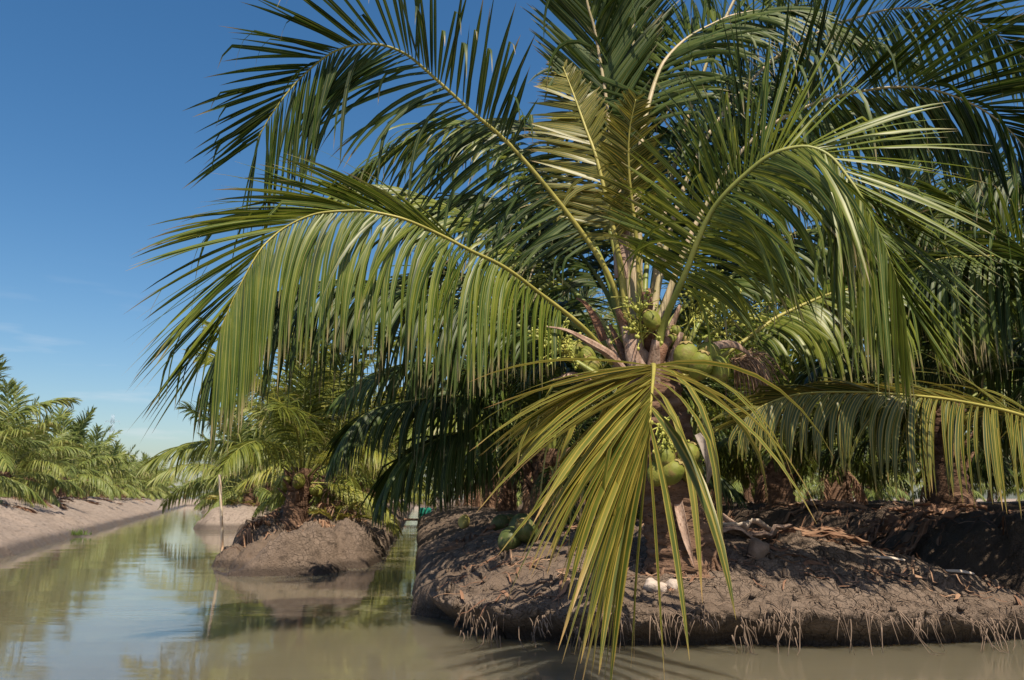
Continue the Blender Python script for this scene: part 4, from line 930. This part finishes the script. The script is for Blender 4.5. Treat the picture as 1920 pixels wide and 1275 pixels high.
# fibres and roots hanging from the lip of the near bank
def strands():
    b = Bag(); rg = np.random.default_rng(3)
    for c in range(85):
        l0 = rg.normal(.35, .55) if rg.random() < .6 else rg.uniform(-1.9, 2.8); yo = rg.uniform(.04, .16) if rg.random() < .8 else rg.uniform(.2, .6)
        lng = rg.random() < .3
        for i in range(rg.integers(2, 9)):
            l = l0 + rg.normal(0, .03)
            e = abs(l / (2.15 if l < 0 else 3.0)); y = 5.5 + yo + rg.normal(0, .02) + 2.3 * (1 - (1 - min(.98, e) ** 4.0) ** (1 / 4.0))
            x = row_x(0, y) + l; z = H_A(x, y) + .005
            if z < .06: continue
            ln = rg.uniform(.04, .12) if not lng else rg.uniform(.10, .22)
            dx = rg.normal(0, .28); dy = rg.uniform(.05, .35)
            p = A3(x, y + .03, z); q = p + A3(dx * ln * .5, -ln * dy, -ln * .3); r_ = q + A3(dx * ln * .5 + rg.normal(0, .012), -ln * .1, -ln * .7)
            r_[2] = max(r_[2], -.02)
            Cc, _ = catmull(np.array([p, q, r_]), 6); V, Q, T3, al = tube(Cc, np.linspace(.0042, .0014, 6) * rg.uniform(.5, 1.7), 4); b.add(V, Q, T3)
    for i in range(260):                              # loose rootlets lying on the slope
        y = 5.6 + abs(rg.normal(0, .5)); l = rg.uniform(-1.9, 2.4); x = row_x(0, y) + l
        if H_A(x, y) < .12: continue
        a_ = rg.normal(-1.57, .7); ln = rg.uniform(.05, .28); pts = []
        for q in range(5):
            xx = x + math.cos(a_) * ln * q / 4 + rg.normal(0, .006); yy = y + math.sin(a_) * ln * q / 4
            pts.append(A3(xx, yy, max(H_A(xx, yy), 0) + .012))
        V, Q, T3, al = tube(np.array(pts), np.linspace(.004, .0015, 5), 4); b.add(V, Q, T3)
    return b.build('hanging_roots', [M['root']])
tag(strands(), 'dry roots and fibres hanging from the lip of the near bank', 'roots', kind='stuff')
# crumbled clods on the near bank
def clods():
    b = Bag(); rg = np.random.default_rng(12)
    V0, Q0 = coconut_geo(1.0, 7, 6)
    for i in range(420):
        y = 5.6 + abs(rg.normal(0, 1.4)); l = rg.uniform(-2.0, 2.5); x = row_x(0, y) + l; z = H_A(x, y)
        if z < .2: continue
        r_ = rg.uniform(.008, .03) * (1.6 if rg.random() < .06 else 1)
        b.add(V0 * r_ * rg.uniform(.6, 1.2, 3) * (1 + rg.normal(0, .12, (len(V0), 1))) + A3(x, y, z + r_ * .2), Q0)
    return b.build('clods', [M['mud']])
tag(clods(), 'crumbled clods of dry mud scattered over the near bank', 'clods', kind='stuff')

# shed leaflets, brown and curled, lying about on the mud
def litter(name, hf, spots, n, seed):
    b = Bag(); rg = np.random.default_rng(seed)
    for i in range(n):
        x, y = spots(rg)
        if hf(x, y) < .2: continue
        a_ = rg.uniform(0, 6.28); ln = rg.uniform(.1, .42); wd = rg.uniform(.006, .016); bend = rg.normal(0, .8)
        u = np.linspace(0, 1, 6); aa = a_ + bend * u
        X = x + np.cumsum(np.cos(aa)) * ln / 6; Yv = y + np.cumsum(np.sin(aa)) * ln / 6
        Z = np.array([hf(p, q) for p, q in zip(X, Yv)]) + .014 + rg.uniform(0, .05) * u ** 2
        wv = np.stack([-np.sin(aa), np.cos(aa), rg.normal(0, .4) * np.ones(6)], 1) * (wd * np.interp(u, [0, .3, 1], [.6, 1, .1]))[:, None]
        P = np.stack([X, Yv, Z], 1); V = np.stack([P - wv, P + A3(0, 0, .004), P + wv], 1).reshape(-1, 3)
        Q = [(j * 3 + c, j * 3 + c + 1, j * 3 + c + 4, j * 3 + c + 3) for j in range(5) for c in range(2)]
        b.add(V, Q, tint=rg.random(), across=.5, along=.3)
    return b.build(name, [M['leaf_dry']])
def spots_a(rg):
    y = 6.0 + abs(rg.normal(0, 1.8)); return row_x(0, y) + rg.uniform(-1.8, 2.5), y
def spots_c(rg):
    y = rg.uniform(8, 20); return row_x(1, y) + rg.normal(0, .5), y
def spots_b(rg):
    y = rg.uniform(12.5, 20); return row_x(-1, y) + rg.normal(0, .5), y
tag(litter('leaf_litter', H_A, spots_a, 330, 61), 'brown shed leaflets scattered over the near bank', 'leaf litter', kind='stuff')
tag(litter('leaf_litter', H_C, spots_c, 420, 62), 'brown shed leaflets covering the top of the dark right bank', 'leaf litter', kind='stuff')
tag(litter('leaf_litter', H_B, spots_b, 260, 63), 'brown shed leaflets round the palms of the island bank', 'leaf litter', kind='stuff')

# young palm shoots
def sprout(x, y, z, s, label, group=None):
    o = empty('palm_seedling', (x, y, z), label, 'seedling', group); rg = np.random.default_rng(int(x * 10) % 97)
    for i in range(6):
        C = frond_curve(70 - i * 6, 60, .7 * s, 24)
        b = Bag(); leaflets(b, C, (0, 0, 1), rg, n=14, L=.34 * s, W=.035, a=(45, 20), up=(0, 1, 0), lift=(15, 15), droop=(.5, .5), s0=.3, seg=4, tint=.7)
        f = b.build('frond', [M['leaf_yellow']], o); f.rotation_euler = (0, 0, i * 1.2 + .4)
        V, Q, T3, al = rachis(C, .01, .003, 5); mk('midrib', V, Q, T3, None, [M['rib_yellow']], f)
sprout(-9.95, 28.6, .62, 1.2, 'bright young palm seedling on the far island bank by the stake')
sprout(-3.0, 14.0, .52, .8, 'small yellow seedling at the right of the island palm trunk')
# grass tuft on the left slope
def tuft():
    p = at(142, 975, 22); b = Bag(); rg = np.random.default_rng(2)
    for i in range(160):
        o_ = rg.normal(0, .16, 3); o_[2] = 0; d = nrm(A3(*rg.normal(0, .4, 2), 1)); ln = rg.uniform(.08, .22)
        Cc = np.array([o_, o_ + d * ln * .6, o_ + nrm(d + G * .5) * ln]); wv = A3(.008, 0, 0)
        V = np.vstack([Cc[0] - wv, Cc[0] + wv, Cc[1] - wv * .7, Cc[1] + wv * .7, Cc[2]]); b.add(V, [(0, 1, 3, 2)], [(2, 3, 4)], tint=rg.random(), across=.5, along=.4)
    rel = p - L0; off = rel @ LN; p[2] = H_L(off) + .0
    tag(b.build('grass_tuft', [M['grass']], None, p), 'small green grass tuft on the pale left slope', 'grass', kind='stuff')
tuft()

# drum and plank at the end of the narrow canal
dp = at(797, 962, 34); dp[2] = 0
drum = empty('plastic_drum', (dp[0], dp[1], -.05), 'shiny teal plastic drum at the far end of the narrow canal', 'drum')
z = np.array([0, .02, .06, .2, .22, .24, .42, .44, .46, .6, .66, .68, .68]); r_ = np.array([.22, .25, .27, .275, .29, .275, .275, .29, .275, .27, .25, .22, .05])
V, Q, T3, al = tube(np.stack([z * 0, z * 0, z + np.arange(13) * 1e-4], 1), r_, 24, 1, (1, 0, 0)); mk('barrel', V, Q, T3, None, [M['drum']], drum)
V, Q, T3, al = tube(A3(.12, 0, .68) + np.stack([np.zeros(4), np.zeros(4), np.array([0, .02, .03, .035])], 1), [.04, .04, .035, .01], 12, 1, (1, 0, 0)); mk('bung', V, Q, T3, None, [M['drum']], drum)
V, Q, T3, al = tube(np.array([A3(-1.6, .1, 0), A3(-.8, .08, .01), A3(.3, 0, 0)]), [.09, .1, .09], 8, .5); o = mk('plank', V, Q, T3, None, [M['rib_dry']], None, (dp[0], dp[1] - .1, .14)); tag(o, 'dark plank across the end of the narrow canal', 'plank')

# far power pylon
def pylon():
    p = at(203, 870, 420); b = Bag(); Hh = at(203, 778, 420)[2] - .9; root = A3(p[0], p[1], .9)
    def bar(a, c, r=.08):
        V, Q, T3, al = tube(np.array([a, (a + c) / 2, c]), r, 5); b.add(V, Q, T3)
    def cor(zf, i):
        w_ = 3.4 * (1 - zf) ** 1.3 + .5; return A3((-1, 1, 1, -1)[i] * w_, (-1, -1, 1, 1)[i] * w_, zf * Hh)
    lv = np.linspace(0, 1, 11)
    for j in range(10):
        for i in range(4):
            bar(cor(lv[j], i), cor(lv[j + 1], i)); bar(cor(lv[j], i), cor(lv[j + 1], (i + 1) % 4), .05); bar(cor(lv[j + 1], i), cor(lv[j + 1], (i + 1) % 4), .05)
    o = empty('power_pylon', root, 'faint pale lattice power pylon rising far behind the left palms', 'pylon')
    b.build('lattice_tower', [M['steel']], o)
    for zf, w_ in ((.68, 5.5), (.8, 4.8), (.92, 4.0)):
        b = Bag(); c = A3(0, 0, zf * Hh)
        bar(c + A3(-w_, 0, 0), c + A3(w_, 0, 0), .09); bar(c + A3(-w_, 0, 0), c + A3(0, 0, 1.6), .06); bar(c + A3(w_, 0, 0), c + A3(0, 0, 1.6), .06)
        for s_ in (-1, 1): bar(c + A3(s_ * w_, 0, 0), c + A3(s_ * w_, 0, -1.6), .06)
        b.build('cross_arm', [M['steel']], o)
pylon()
